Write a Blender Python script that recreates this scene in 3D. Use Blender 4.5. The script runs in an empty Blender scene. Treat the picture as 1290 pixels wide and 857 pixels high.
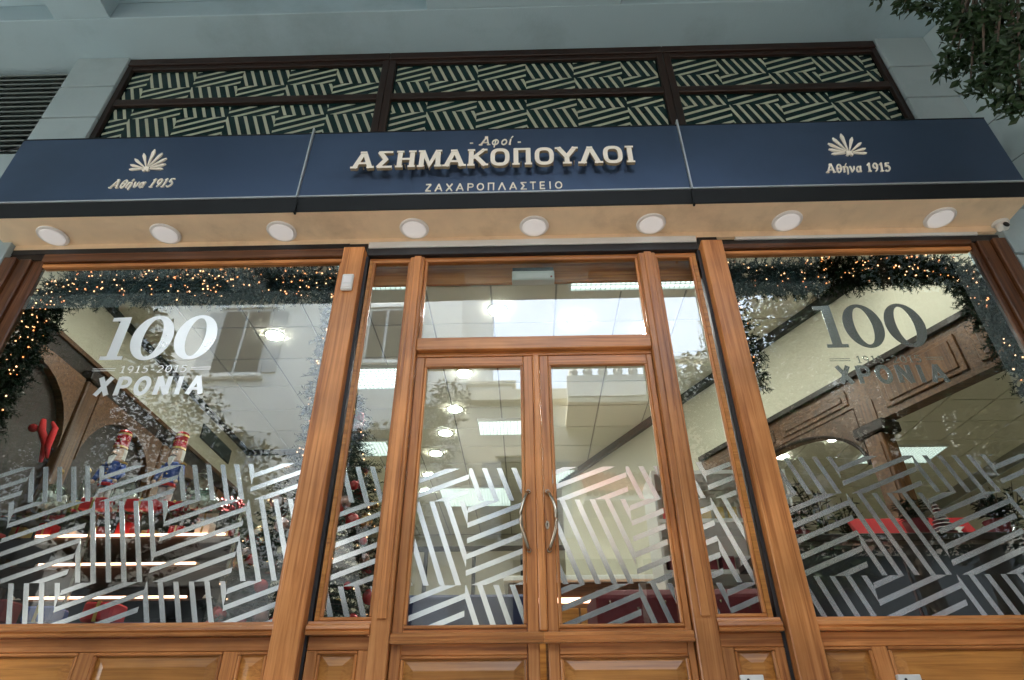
import bpy, bmesh, math, random
from math import sin, cos, pi, radians, sqrt, tan
from mathutils import Vector, Matrix
random.seed(7)
S = bpy.context.scene
COL = S.collection

# ------------------------------------------------------------------ camera
PITCH, ROLL, YAW = radians(33.2185), radians(-0.3049), radians(-1.2354)
CAMP = Vector((0, -3.2, 0.3))
FPX = 790.0
def cam_dir(x, f, y):
    c, s = cos(ROLL), sin(ROLL); x, y = c*x - s*y, s*x + c*y
    c, s = cos(PITCH), sin(PITCH); x, f, y = x, c*f - s*y, s*f + c*y
    c, s = cos(YAW), sin(YAW); return Vector((c*x + s*f, -s*x + c*f, y))
cd = bpy.data.cameras.new('camera'); cam = bpy.data.objects.new('camera', cd); COL.objects.link(cam)
R_, U_, F_ = cam_dir(1, 0, 0), cam_dir(0, 0, 1), cam_dir(0, 1, 0)
cam.matrix_world = Matrix(((R_.x, U_.x, -F_.x, CAMP.x), (R_.y, U_.y, -F_.y, CAMP.y), (R_.z, U_.z, -F_.z, CAMP.z), (0, 0, 0, 1)))
cd.sensor_width = 36; cd.lens = FPX/1290*36; cd.clip_end = 2000; cd.clip_start = 0.05
S.camera = cam
def at(px, py, Y):                                   # photo pixel -> point on the plane y = Y
    r = cam_dir((px - 645)/FPX, 1, -(py - 428.5)/FPX); return CAMP + r*((Y - CAMP.y)/r.y)
def atz(px, py, Z):
    r = cam_dir((px - 645)/FPX, 1, -(py - 428.5)/FPX); return CAMP + r*((Z - CAMP.z)/r.z)

# ------------------------------------------------------------------ sky, sun, exposure
SUN_EL, SUN_AZ = radians(50), radians(-83)           # sun high along the street: paving and the opposite side are lit, the shop front is in shade
W = bpy.data.worlds.new('World'); S.world = W; W.use_nodes = True
wn = W.node_tree; bg = wn.nodes['Background']
sky = wn.nodes.new('ShaderNodeTexSky'); sky.sky_type = 'NISHITA'; sky.sun_disc = False
sky.sun_elevation = SUN_EL; sky.sun_rotation = SUN_AZ; sky.air_density = 1.6; sky.dust_density = 3.0
veil = wn.nodes.new('ShaderNodeMix'); veil.data_type = 'RGBA'; veil.inputs[0].default_value = .5; veil.inputs[7].default_value = (10.0, 10.9, 12.4, 1)   # thin even high cloud over the blue
wn.links.new(sky.outputs[0], veil.inputs[6]); wn.links.new(veil.outputs[2], bg.inputs[0]); bg.inputs[1].default_value = 0.15
sd = bpy.data.lights.new('sun', 'SUN'); sun = bpy.data.objects.new('sun', sd); COL.objects.link(sun)
sd.energy = 5.0; sd.angle = radians(0.5); sd.color = (1, .93, .82)
sv = Vector((-sin(SUN_AZ)*cos(SUN_EL), -cos(SUN_AZ)*cos(SUN_EL), -sin(SUN_EL)))
sun.rotation_euler = sv.to_track_quat('-Z', 'Y').to_euler(); sun.location = (-25, 3, 30)
S.view_settings.view_transform = 'Standard'; S.view_settings.look = 'None'
S.view_settings.exposure = 2.75; S.view_settings.gamma = 1.0
S.cycles.use_denoising = True; S.cycles.max_bounces = 8; S.cycles.transparent_max_bounces = 16
S.cycles.sample_clamp_indirect = 6.0; S.cycles.caustics_reflective = False

# ------------------------------------------------------------------ materials
MATS = {}
def newmat(name):
    m = bpy.data.materials.new(name); m.use_nodes = True; MATS[name] = m
    return m, m.node_tree.nodes, m.node_tree.links, m.node_tree.nodes['Principled BSDF']
def mat(name, col, rough=.5, metal=0, var=.12, scale=6.0, bump=0.0, bscale=60, spec=.5, coat=0, stretch=(1, 1, 1), dirt=None, dscale=1.3, damt=.5):
    m, n, l, p = newmat(name)
    tc = n.new('ShaderNodeTexCoord'); mp = n.new('ShaderNodeMapping'); mp.inputs['Scale'].default_value = stretch
    l.new(tc.outputs['Object'], mp.inputs[0])
    nz = n.new('ShaderNodeTexNoise'); nz.inputs['Scale'].default_value = scale; nz.inputs['Detail'].default_value = 6
    l.new(mp.outputs[0], nz.inputs['Vector'])
    mx = n.new('ShaderNodeMix'); mx.data_type = 'RGBA'
    mx.inputs[6].default_value = (*[c*(1 - var) for c in col], 1); mx.inputs[7].default_value = (*[min(1, c*(1 + var)) for c in col], 1)
    l.new(nz.outputs[0], mx.inputs[0]); out = mx.outputs[2]
    if dirt:
        d = n.new('ShaderNodeTexNoise'); d.inputs['Scale'].default_value = dscale; d.inputs['Detail'].default_value = 8; d.inputs['Roughness'].default_value = .65
        l.new(tc.outputs['Object'], d.inputs['Vector'])
        r = n.new('ShaderNodeMapRange'); r.inputs[1].default_value = .5; r.inputs[2].default_value = .72; r.inputs[3].default_value = 0; r.inputs[4].default_value = damt
        l.new(d.outputs[0], r.inputs[0])
        m2 = n.new('ShaderNodeMix'); m2.data_type = 'RGBA'; m2.inputs[7].default_value = (*dirt, 1)
        l.new(r.outputs[0], m2.inputs[0]); l.new(out, m2.inputs[6]); out = m2.outputs[2]
    l.new(out, p.inputs['Base Color'])
    rr = n.new('ShaderNodeMapRange'); rr.inputs[3].default_value = max(0, rough - .08); rr.inputs[4].default_value = min(1, rough + .08)
    l.new(nz.outputs[0], rr.inputs[0]); l.new(rr.outputs[0], p.inputs['Roughness'])
    p.inputs['Metallic'].default_value = metal; p.inputs['Specular IOR Level'].default_value = spec; p.inputs['Coat Weight'].default_value = coat
    if bump:
        b = n.new('ShaderNodeBump'); b.inputs['Strength'].default_value = bump; b.inputs['Distance'].default_value = .004
        n2 = n.new('ShaderNodeTexNoise'); n2.inputs['Scale'].default_value = bscale; n2.inputs['Detail'].default_value = 5
        l.new(tc.outputs['Object'], n2.inputs['Vector']); l.new(n2.outputs[0], b.inputs['Height']); l.new(b.outputs[0], p.inputs['Normal'])
    return m
def wood(name, dark, mid, light, axis, rough=.33):
    m, n, l, p = newmat(name)
    tc = n.new('ShaderNodeTexCoord'); mp = n.new('ShaderNodeMapping')
    s = [44, 44, 44]; s[axis] = 1.3; mp.inputs['Scale'].default_value = s; l.new(tc.outputs['Object'], mp.inputs[0])
    a = n.new('ShaderNodeTexNoise'); a.inputs['Scale'].default_value = 1.0; a.inputs['Detail'].default_value = 8; a.inputs['Roughness'].default_value = .62; a.inputs['Distortion'].default_value = .8
    l.new(mp.outputs[0], a.inputs['Vector'])
    cr = n.new('ShaderNodeValToRGB'); e = cr.color_ramp.elements
    e[0].position = .3; e[0].color = (*dark, 1); e[1].position = .72; e[1].color = (*light, 1); k = e.new(.5); k.color = (*mid, 1)
    l.new(a.outputs[0], cr.inputs[0])
    # broad tone variation board to board and worn lighter patches
    b = n.new('ShaderNodeTexNoise'); b.inputs['Scale'].default_value = 2.2; b.inputs['Detail'].default_value = 4; l.new(tc.outputs['Object'], b.inputs['Vector'])
    r = n.new('ShaderNodeMapRange'); r.inputs[1].default_value = .3; r.inputs[2].default_value = .7; r.inputs[3].default_value = .72; r.inputs[4].default_value = 1.22
    l.new(b.outputs[0], r.inputs[0])
    mu = n.new('ShaderNodeMix'); mu.data_type = 'RGBA'; mu.blend_type = 'MULTIPLY'; mu.inputs[0].default_value = 1
    oi = n.new('ShaderNodeObjectInfo'); ro = n.new('ShaderNodeMapRange'); ro.inputs[3].default_value = .80; ro.inputs[4].default_value = 1.15; l.new(oi.outputs['Random'], ro.inputs[0])   # each board its own tone
    mm = n.new('ShaderNodeMath'); mm.operation = 'MULTIPLY'; l.new(r.outputs[0], mm.inputs[0]); l.new(ro.outputs[0], mm.inputs[1])
    cb = n.new('ShaderNodeCombineColor'); [l.new(mm.outputs[0], cb.inputs[i]) for i in range(3)]
    l.new(cr.outputs[0], mu.inputs[6]); l.new(cb.outputs[0], mu.inputs[7]); l.new(mu.outputs[2], p.inputs['Base Color'])
    r2 = n.new('ShaderNodeMapRange'); r2.inputs[3].default_value = rough - .1; r2.inputs[4].default_value = rough + .14; l.new(b.outputs[0], r2.inputs[0]); l.new(r2.outputs[0], p.inputs['Roughness'])
    bp = n.new('ShaderNodeBump'); bp.inputs['Strength'].default_value = .25; bp.inputs['Distance'].default_value = .002
    l.new(a.outputs[0], bp.inputs['Height']); l.new(bp.outputs[0], p.inputs['Normal'])
    p.inputs['Coat Weight'].default_value = .12; p.inputs['Coat Roughness'].default_value = .25; p.inputs['Specular IOR Level'].default_value = .35
    return m
def emis(name, col, strength, base=(.8, .8, .8)):
    m, n, l, p = newmat(name); p.inputs['Base Color'].default_value = (*base, 1)
    p.inputs['Emission Color'].default_value = (*col, 1); p.inputs['Emission Strength'].default_value = strength
    return m
def glassmat(name, tint, ior=1.55, boost=1.0, rough=0.0):      # thin pane: lets light through, reflects by Fresnel on both faces
    m, n, l, p = newmat(name); n.remove(p)
    o = n['Material Output']; t = n.new('ShaderNodeBsdfTransparent'); t.inputs[0].default_value = (*tint, 1)
    g = n.new('ShaderNodeBsdfGlossy'); g.inputs['Roughness'].default_value = rough
    f = n.new('ShaderNodeFresnel'); f.inputs[0].default_value = ior
    ge = n.new('ShaderNodeNewGeometry'); io = n.new('ShaderNodeMix'); io.data_type = 'FLOAT'; io.inputs[2].default_value = ior; io.inputs[3].default_value = 1/ior
    l.new(ge.outputs['Backfacing'], io.inputs[0]); l.new(io.outputs[0], f.inputs[0])      # same reflectance from either side of the thin sheet
    k = n.new('ShaderNodeMath'); k.operation = 'MULTIPLY'; k.inputs[1].default_value = boost; k.use_clamp = True
    tc = n.new('ShaderNodeTexCoord'); nz = n.new('ShaderNodeTexNoise'); nz.inputs['Scale'].default_value = 1.6; nz.inputs['Detail'].default_value = 1
    bp = n.new('ShaderNodeBump'); bp.inputs['Strength'].default_value = .05; bp.inputs['Distance'].default_value = .01
    l.new(tc.outputs['Object'], nz.inputs['Vector']); l.new(nz.outputs[0], bp.inputs['Height']); l.new(bp.outputs[0], g.inputs['Normal'])
    mx = n.new('ShaderNodeMixShader'); l.new(f.outputs[0], k.inputs[0]); l.new(k.outputs[0], mx.inputs[0]); l.new(t.outputs[0], mx.inputs[1]); l.new(g.outputs[0], mx.inputs[2]); l.new(mx.outputs[0], o.inputs[0])
    return m
WD, WM, WL = (.27, .085, .022), (.52, .205, .060), (.66, .30, .105)
wv = wood('oak_vertical', WD, WM, WL, 2); wh = wood('oak_horizontal', WD, WM, WL, 0)
wpv = wood('oak_panel', (.26, .095, .018), (.46, .19, .040), (.58, .265, .062), 0)
wdk = wood('dark_stained_wood', (.010, .0045, .0028), (.018, .008, .005), (.03, .013, .008), 0, .5)
wdkv = wood('dark_stained_wood_upright', (.010, .0045, .0028), (.018, .008, .005), (.03, .013, .008), 2, .5)
wiv = wood('interior_walnut_upright', (.05, .02, .007), (.12, .05, .016), (.19, .085, .03), 2, .4)
wih = wood('interior_walnut', (.05, .02, .007), (.12, .05, .016), (.19, .085, .03), 0, .4)
black = mat('black_rubber', (.012, .012, .014), .5)
stone = mat('pale_stone_cladding', (.34, .43, .45), .75, var=.07, scale=3, bump=.35, bscale=120, dirt=(.16, .2, .2), dscale=.9, damt=.45)
joint = mat('dark_joint', (.012, .014, .014), .9)
plaster = mat('grey_green_plaster', (.32, .44, .49), .85, var=.08, scale=1.5, bump=.4, bscale=90, dirt=(.15, .21, .22), dscale=.8, damt=.5)
louv = mat('grey_metal_louvre', (.13, .17, .17), .45, metal=.3)
navy = mat('navy_satin_metal', (.078, .112, .185), .38, metal=.85, var=.18, scale=1.1, bump=.08, bscale=300, spec=.7, dirt=(.05, .06, .08), dscale=.6, damt=.4)
navyk = mat('black_metal_trim', (.008, .010, .011), .6, spec=.25)
edge = mat('bright_metal_edge', (.55, .58, .6), .35, metal=.6)
cream = mat('cream_letter_face', (.88, .82, .70), .42, var=.05)
creams = mat('letter_side', (.30, .24, .15), .5)
soff = mat('sandy_stucco', (.86, .66, .44), .8, var=.12, scale=9, bump=.3, bscale=150, dirt=(.40, .27, .15), dscale=1.6, damt=.55)
lampw = mat('opal_lamp_cover', (.82, .79, .78), .45, var=.02); lampo = emis('opal_cover_added_glow', (1, .96, .94), .035, (.85, .82, .8)); rimw = mat('white_lamp_rim', (.78, .75, .72), .4, var=.02)  # soffit lamps are off; faint glow added to brighten their covers
white = mat('white_plastic', (.72, .72, .69), .45, var=.04); steel = mat('polished_steel', (.42, .36, .28), .24, metal=1.0, var=.06)
silver = mat('silver_foil_sticker', (.84, .89, .89), .15, metal=.9, var=.06, scale=2.2, bump=.012, bscale=5)
whitev = mat('white_vinyl', (.93, .94, .93), .30, metal=.75, var=.03)
upv = mat('cream_vinyl', (.47, .49, .37), .5, metal=.2, var=.15, scale=1.2)
upglass = mat('dark_backed_glass', (.004, .022, .022), .12, var=.4, scale=1.0, spec=.28)
glass = glassmat('shop_glass', (.90, .94, .92), 1.5, 2.0)
floorm = mat('shop_floor_tile', (.38, .33, .26), .25, var=.1)
tilem = mat('ceiling_tile', (.74, .72, .61), .85, var=.05, scale=3, bump=.3, bscale=200)
gridm = mat('ceiling_grid', (.30, .29, .25), .6)
beige = mat('beige_wall_paint', (.60, .575, .46), .8, var=.05, scale=1.2)
lumw = emis('cool_tube_glow', (.74, .93, .93), .55); dlw = emis('downlight_glow', (1, .97, .9), 44)
warmtube = emis('warm_shelf_glow', (1, .50, .30), 1.5); bulbm = emis('fairy_light_glow', (1, .26, .05), .55); bulbw = emis('fairy_light_warm_white', (1, .46, .20), .75)
garm = mat('garland_green', (.0045, .013, .006), .8, var=.5, scale=30, spec=.15); treem = mat('fir_green', (.006, .022, .012), .75, var=.5, scale=30, spec=.2)
redg = mat('red_bauble', (.45, .012, .02), .15, metal=.3, coat=.5); goldg = mat('gold_bauble', (.62, .42, .18), .2, metal=.9); pinkg = mat('silver_pink_bauble', (.6, .42, .4), .2, metal=.7)
redc = mat('red_cloth', (.55, .015, .02), .75, var=.25, scale=5); redd = mat('dark_red_velvet', (.16, .008, .014), .7)
skin = mat('painted_face', (.70, .48, .36), .5); bluep = mat('blue_paint', (.02, .06, .28), .35); whitp = mat('white_fur', (.8, .78, .74), .9); goldp = mat('gold_paint', (.6, .4, .12), .3, metal=.8); blackp = mat('black_paint', (.012, .012, .014), .3)
jarg = glassmat('jar_glass', (.85, .92, .9), 1.5, 1.8); candy = mat('white_sweets', (.75, .72, .68), .5)
leafm = mat('tree_leaf', (.016, .036, .012), .5, var=.6, scale=9, spec=.3); bark = mat('bark', (.07, .05, .035), .9, bump=.8, bscale=20)
asph = mat('asphalt', (.05, .05, .052), .9, bump=.5, bscale=80); pave = mat('paving_slab', (.42, .40, .36), .85, dirt=(.15, .14, .12)); curbm = mat('kerb_stone', (.32, .31, .29), .85)
bwhite = mat('white_render', (.80, .79, .76), .85, dirt=(.6, .58, .52), dscale=.4, damt=.4); bbeige = mat('beige_render', (.74, .68, .56), .85, dirt=(.40, .36, .28), dscale=.4, damt=.5)
bdark = mat('grey_render', (.07, .07, .065), .85); winm = mat('window_glass_dark', (.018, .022, .025), .10, var=.3, spec=.35); shut = mat('grey_shutter', (.42, .44, .46), .6); railm = mat('dark_railing', (.06, .06, .06), .5)

# ------------------------------------------------------------------ geometry helpers
class MB:
    def __init__(s): s.v = []; s.f = []; s.sm = False
    def quadbox(s, P):                              # 8 points: bottom 4 ccw, top 4
        i = len(s.v); s.v += [tuple(p) for p in P]
        s.f += [[i+a for a in q] for q in ((3, 2, 1, 0), (4, 5, 6, 7), (0, 1, 5, 4), (1, 2, 6, 5), (2, 3, 7, 6), (3, 0, 4, 7))]; return s
    def box(s, x0, x1, y0, y1, z0, z1):
        x0, x1 = sorted((x0, x1)); y0, y1 = sorted((y0, y1)); z0, z1 = sorted((z0, z1))
        return s.quadbox([(x0, y0, z0), (x1, y0, z0), (x1, y1, z0), (x0, y1, z0), (x0, y0, z1), (x1, y0, z1), (x1, y1, z1), (x0, y1, z1)])
    def prism(s, pts, y0, y1):                      # polygon in x,z extruded along y (y0 front)
        n = len(pts); i = len(s.v)
        s.v += [(x, y0, z) for x, z in pts] + [(x, y1, z) for x, z in pts]
        s.f += [list(range(i, i+n)), list(range(i+2*n-1, i+n-1, -1))] + [[i+k, i+n+k, i+n+(k+1) % n, i+(k+1) % n] for k in range(n)]; return s
    def prof_x(s, prof, x0, x1):                    # profile in y,z extruded along x
        n = len(prof); i = len(s.v)
        s.v += [(x0, y, z) for y, z in prof] + [(x1, y, z) for y, z in prof]
        s.f += [list(range(i, i+n)), list(range(i+2*n-1, i+n-1, -1))] + [[i+k, i+n+k, i+n+(k+1) % n, i+(k+1) % n] for k in range(n)]; return s
    def tube(s, pts, r, n=8, cap=True):
        pts = [Vector(p) for p in pts]; rs = r if isinstance(r, (list, tuple)) else [r]*len(pts); b = len(s.v)
        for k, p in enumerate(pts):
            t = (pts[min(k+1, len(pts)-1)] - pts[max(k-1, 0)]).normalized()
            a = t.cross(Vector((0, 0, 1))); a = a.normalized() if a.length > .05 else t.cross(Vector((1, 0, 0))).normalized(); c = t.cross(a)
            s.v += [tuple(p + (a*cos(2*pi*j/n) + c*sin(2*pi*j/n))*rs[k]) for j in range(n)]
        for k in range(len(pts)-1):
            s.f += [[b+k*n+j, b+k*n+(j+1) % n, b+(k+1)*n+(j+1) % n, b+(k+1)*n+j] for j in range(n)]
        if cap: s.f += [list(range(b+n-1, b-1, -1)), list(range(b+(len(pts)-1)*n, b+len(pts)*n))]
        return s
    def lathe(s, prof, c=(0, 0, 0), n=16, ax=2):
        b = len(s.v)
        for r, h in prof:
            for j in range(n):
                x, y = r*cos(2*pi*j/n), r*sin(2*pi*j/n); p = (x, y, h) if ax == 2 else (x, h, y)
                s.v.append((c[0]+p[0], c[1]+p[1], c[2]+p[2]))
        for k in range(len(prof)-1):
            s.f += [[b+k*n+j, b+k*n+(j+1) % n, b+(k+1)*n+(j+1) % n, b+(k+1)*n+j] for j in range(n)]
        s.f += [list(range(b+n-1, b-1, -1)), list(range(b+(len(prof)-1)*n, b+len(prof)*n))]
        return s
    def ball(s, c, r, n=8, sz=1.0):
        prof = [(r*sin(pi*k/(n//2+1)), -r*sz*cos(pi*k/(n//2+1))) for k in range(1, n//2+1)]
        return s.lathe([(r*.05, -r*sz)] + prof + [(r*.05, r*sz)], c, n)
    def build(s, name, m, parent=None, bev=0, smooth=False):
        me = bpy.data.meshes.new(name); me.from_pydata(s.v, [], s.f); me.update()
        b = bmesh.new(); b.from_mesh(me)
        if bev: bmesh.ops.bevel(b, geom=b.edges[:], offset=bev, segments=1, affect='EDGES', clamp_overlap=True)
        bmesh.ops.recalc_face_normals(b, faces=b.faces); b.to_mesh(me); b.free()
        if smooth: me.shade_smooth()
        me.materials.append(m)
        return link(name, me, parent)
def link(name, me, parent=None):
    o = bpy.data.objects.new(name, me); COL.objects.link(o)
    if parent is not None:
        o.parent = parent; o.matrix_parent_inverse = Matrix.Translation(-Vector(wloc(parent)))
    return o
WL_ = {}
def wloc(o):
    return WL_.get(o.name, (0, 0, 0))
def B(x0, x1, y0, y1, z0, z1): return MB().box(x0, x1, y0, y1, z0, z1)
def tag(o, label, cat, group=None, kind=None):
    o['label'] = label; o['category'] = cat
    if group: o['group'] = group
    if kind: o['kind'] = kind
    return o
def thing(name, label, cat, loc=(0, 0, 0), group=None):
    o = bpy.data.objects.new(name, None); COL.objects.link(o); o.location = loc; WL_[o.name] = tuple(loc); o.empty_display_size = .1
    return tag(o, label, cat, group)
def struct(o): o['kind'] = 'structure'; return o
def copy_tree(o, loc=None, label=None, parent=None):
    c = o.copy(); COL.objects.link(c)
    if parent is not None: c.parent = parent; c.matrix_parent_inverse = o.matrix_parent_inverse.copy()
    if loc is not None: c.location = loc
    if label: c['label'] = label
    for ch in o.children: copy_tree(ch, parent=c)
    return c
# meshes built under a thing whose geometry is written in world metres get the inverse of the thing's place; sub-parts inherit
def sub(o, parent):
    o.parent = parent; o.matrix_parent_inverse = Matrix.Identity(4); return o

# clip a convex polygon (x,z) to a rectangle
def clip(poly, x0, x1, z0, z1):
    for a, s, lim in ((0, 1, x0), (0, -1, x1), (1, 1, z0), (1, -1, z1)):
        out = []
        for i, p in enumerate(poly):
            q = poly[(i+1) % len(poly)]; dp, dq = s*(p[a]-lim), s*(q[a]-lim)
            if dp >= 0: out.append(p)
            if dp*dq < 0: t = dp/(dp-dq); out.append((p[0]+(q[0]-p[0])*t, p[1]+(q[1]-p[1])*t))
        poly = out
        if len(poly) < 3: return []
    ar = abs(sum(poly[i][0]*poly[(i+1) % len(poly)][1]-poly[(i+1) % len(poly)][0]*poly[i][1] for i in range(len(poly))))/2
    return poly if ar > 6e-5 else []
def stripes(parent, px0, px1, pz0, pz1, xb, zb, C, parity, y, m, name='vinyl_stripe'):
    """checkerboard of square cells; even cells hold rising stripes, odd cells the same turned a quarter"""
    T = .374; P = .188*C; wv_ = .064*C; n = 0
    for i in range(int((px0-xb)/C)-2, int((px1-xb)/C)+2):
        for j in range(int((pz0-zb)/C)-2, int((pz1-zb)/C)+2):
            X, Z = xb+i*C, zb+j*C
            cx0, cx1, cz0, cz1 = max(X, px0), min(X+C, px1), max(Z, pz0), min(Z+C, pz1)
            if cx1-cx0 < .004 or cz1-cz0 < .004: continue
            A = (i+j+parity) % 2 == 0
            for k in range(-3, 7):
                if A:
                    h = Z+(.100*C)+k*P; poly = [(X, h), (X+C, h+T*C), (X+C, h+T*C+wv_), (X, h+wv_)]
                else:
                    t = X+(.135*C)+k*P; poly = [(t, Z+C), (t+T*C, Z), (t+T*C+wv_, Z), (t+wv_, Z+C)]
                poly = clip(poly, cx0, cx1, cz0, cz1)
                if poly: MB().prism(poly, y, y+.0006).build(name, m, parent); n += 1
    return n

# ------------------------------------------------------------------ stroke lettering
def ell(cx, cz, rx, rz, a0=0, a1=360, n=20, p=1.0):
    o = []
    for k in range(n+1):
        a = radians(a0+(a1-a0)*k/n); c, s_ = cos(a), sin(a)
        o.append((cx+rx*math.copysign(abs(c)**p, c), cz+rz*math.copysign(abs(s_)**p, s_)))
    return o
def G(ch, serif):
    """strokes of a glyph: (points, weight factor, closed); cap height 1"""
    s = .5; L = []; w = .74
    def st(*p, k=1.0): L.append((list(p), k, False))
    def sf(x, z, h=.15):
        if serif: L.append(([(x-h, z), (x+h, z)], .55, False))
    lo, hi = (.05, .95) if serif else (0.03, .97)
    if ch in 'ΑA': st((.10, 0), (.43, 1)); st((.76, 0), (.43, 1)); st((.22, .30), (.64, .30), k=.6); sf(.10, lo); sf(.76, lo); sf(.40, hi, .13); w = .86
    elif ch == 'Λ': st((.10, 0), (.43, 1)); st((.76, 0), (.43, 1)); sf(.10, lo, .17); sf(.76, lo, .17); sf(.43, hi, .12); w = .86
    elif ch == 'Σ': st((.66, hi), (.08, hi), k=.62); st((.12, .97), (.40, .5), (.12, .03)); st((.08, lo), (.68, lo), k=.62); w = .72
    elif ch == 'Η': st((.16, 0), (.16, 1)); st((.66, 0), (.66, 1)); st((.16, .5), (.66, .5), k=.62); [sf(x, z) for x in (.16, .66) for z in (lo, hi)]; w = .82
    elif ch in 'ΜM': st((.14, 0), (.16, 1)); st((.82, 0), (.80, 1)); st((.17, 1), (.48, .12), (.79, 1), k=.9); sf(.13, lo); sf(.83, lo); sf(.10, hi, .1); sf(.86, hi, .1); w = .96
    elif ch in 'ΚK': st((.16, 0), (.16, 1)); st((.70, 1), (.22, .45), k=.8); st((.34, .58), (.74, 0)); [sf(.16, z) for z in (lo, hi)]; sf(.72, lo, .14); sf(.70, hi, .12); w = .84
    elif ch in 'ΟO': L.append((ell(.40, .5, .30, .44, p=.72 if serif else 1, n=28), .92, True)); w = .80
    elif ch == 'Π': st((.16, 0), (.16, 1)); st((.66, 0), (.66, 1)); st((.08, hi), (.74, hi), k=.62); sf(.16, lo); sf(.66, lo); w = .82
    elif ch == 'Υ': st((.42, 0), (.42, .45)); st((.08, 1), (.42, .42)); st((.76, 1), (.42, .42)); sf(.42, lo, .18); sf(.08, hi, .13); sf(.76, hi, .13); w = .84
    elif ch == 'Ι': st((.20, 0), (.20, 1)); sf(.20, lo, .17); sf(.20, hi, .17); w = .40
    elif ch in 'ΧX': st((.10, 0), (.66, 1)); st((.10, 1), (.66, 0)); [sf(x, z, .13) for x in (.10, .66) for z in (lo, hi)]; w = .76
    elif ch == 'Ρ': st((.14, 0), (.14, 1)); L.append(([(.14, .94)] + ell(.40, .70, .24, .24, 90, -90, 10) + [(.14, .46)], .75, False)); sf(.14, lo); sf(.08, hi, .08); w = .72
    elif ch == 'Ν': st((.14, 0), (.14, 1)); st((.66, 0), (.66, 1)); st((.14, 1), (.66, 0)); sf(.14, lo, .12); sf(.66, hi, .12); w = .80
    elif ch == 'Ζ': st((.08, hi), (.60, hi)); st((.58, .95), (.10, .05)); st((.08, .05), (.62, .05)); w = .70
    elif ch == 'Τ': st((.34, 0), (.34, 1)); st((.04, hi), (.64, hi)); w = .68
    elif ch == 'Ε': st((.14, 0), (.14, 1)); st((.14, hi), (.58, hi)); st((.14, .5), (.54, .5)); st((.14, .04), (.60, .04)); w = .66
    elif ch == 'θ': L.append((ell(.30, .46, .21, .44, n=22), .85, True)); st((.12, .46), (.48, .46), k=.6); w = .60
    elif ch in 'ήη': st((.12, 0), (.12, .64)); L.append(([(.12, .44)] + ell(.29, .42, .16, .20, 150, 0, 8) + [(.45, -.22)], .85, False)); sf(.05, .62, .07)
    elif ch == 'ν': st((.06, .66), (.24, .03)); L.append(([(.24, .03), (.42, .30), (.44, .66)], .8, False)); sf(.04, .63, .07); w = .54
    elif ch == 'α': L.append((ell(.25, .32, .17, .29, n=16), .8, True)); st((.46, .66), (.42, .10), (.52, .03), k=.9); w = .60
    elif ch == 'φ': L.append((ell(.32, .32, .24, .28, n=16), .8, True)); st((.32, .66), (.32, -.26), k=.8); w = .70
    elif ch == 'ο': L.append((ell(.27, .32, .19, .29, n=16), .85, True)); w = .56
    elif ch == 'ί': st((.12, .66), (.12, .06), (.22, .04)); st((.14, .78), (.24, 1.0), k=.7); w = .32
    elif ch == '1': st((.24, 0), (.24, 1)); st((.06, .80), (.24, .95), k=.7); sf(.24, lo, .17); w = .46
    elif ch == '9': L.append((ell(.28, .68, .19, .27, n=16), .85, True)); L.append(([(.47, .68)] + ell(.20, .52, .27, .48, 0, -75, 8), .85, False)); w = .58
    elif ch == '5': st((.48, .95), (.12, .95), k=.75); st((.14, .95), (.12, .58)); L.append((ell(.24, .34, .24, .30, 120, -140, 14), .85, False)); w = .58
    elif ch == '2': L.append((ell(.28, .70, .20, .25, 170, -25, 10) + [(.10, .06)], .85, False)); st((.08, .05), (.52, .05), k=.75); w = .58
    elif ch == '0': L.append((ell(.30, .5, .22, .45, n=22), .85, True)); w = .62
    elif ch == '-': st((.08, .42), (.36, .42), k=.8); w = .46
    elif ch == ' ': w = .34
    if ch == 'ή': st((.26, .78), (.36, 1.0), k=.7)
    if ch in 'ήη': w = .58
    return L, w
def ribbon(mb, pts, hw, y0, y1, closed):
    n = len(pts)
    if closed: pts = pts[:-1]; n -= 1
    i = len(mb.v); N = []
    for k in range(n):
        a = Vector(pts[(k-1) % n] if (closed or k > 0) else pts[k]); b = Vector(pts[k]); c = Vector(pts[(k+1) % n] if (closed or k < n-1) else pts[k])
        d1 = (b-a).normalized() if (b-a).length > 1e-9 else (c-b).normalized(); d2 = (c-b).normalized() if (c-b).length > 1e-9 else d1
        n1, n2 = Vector((-d1.y, d1.x)), Vector((-d2.y, d2.x)); m_ = (n1+n2); m_ = m_.normalized() if m_.length > 1e-6 else n1
        N.append(m_*min(2.2, 1/max(.3, m_.dot(n1)))*hw)
    for y in (y0, y1):
        for sg in (1, -1):
            mb.v += [(pts[k][0]+sg*N[k].x, y, pts[k][1]+sg*N[k].y) for k in range(n)]
    a, b, c, d = i, i+n, i+2*n, i+3*n
    for k in range(n if closed else n-1):
        q = (k+1) % n
        mb.f += [[a+k, a+q, b+q, b+k], [c+k, d+k, d+q, c+q], [a+k, c+k, c+q, a+q], [b+k, b+q, d+q, d+k]]
    if not closed: mb.f += [[a, b, d, c], [a+n-1, c+n-1, d+n-1, b+n-1]]
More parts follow.
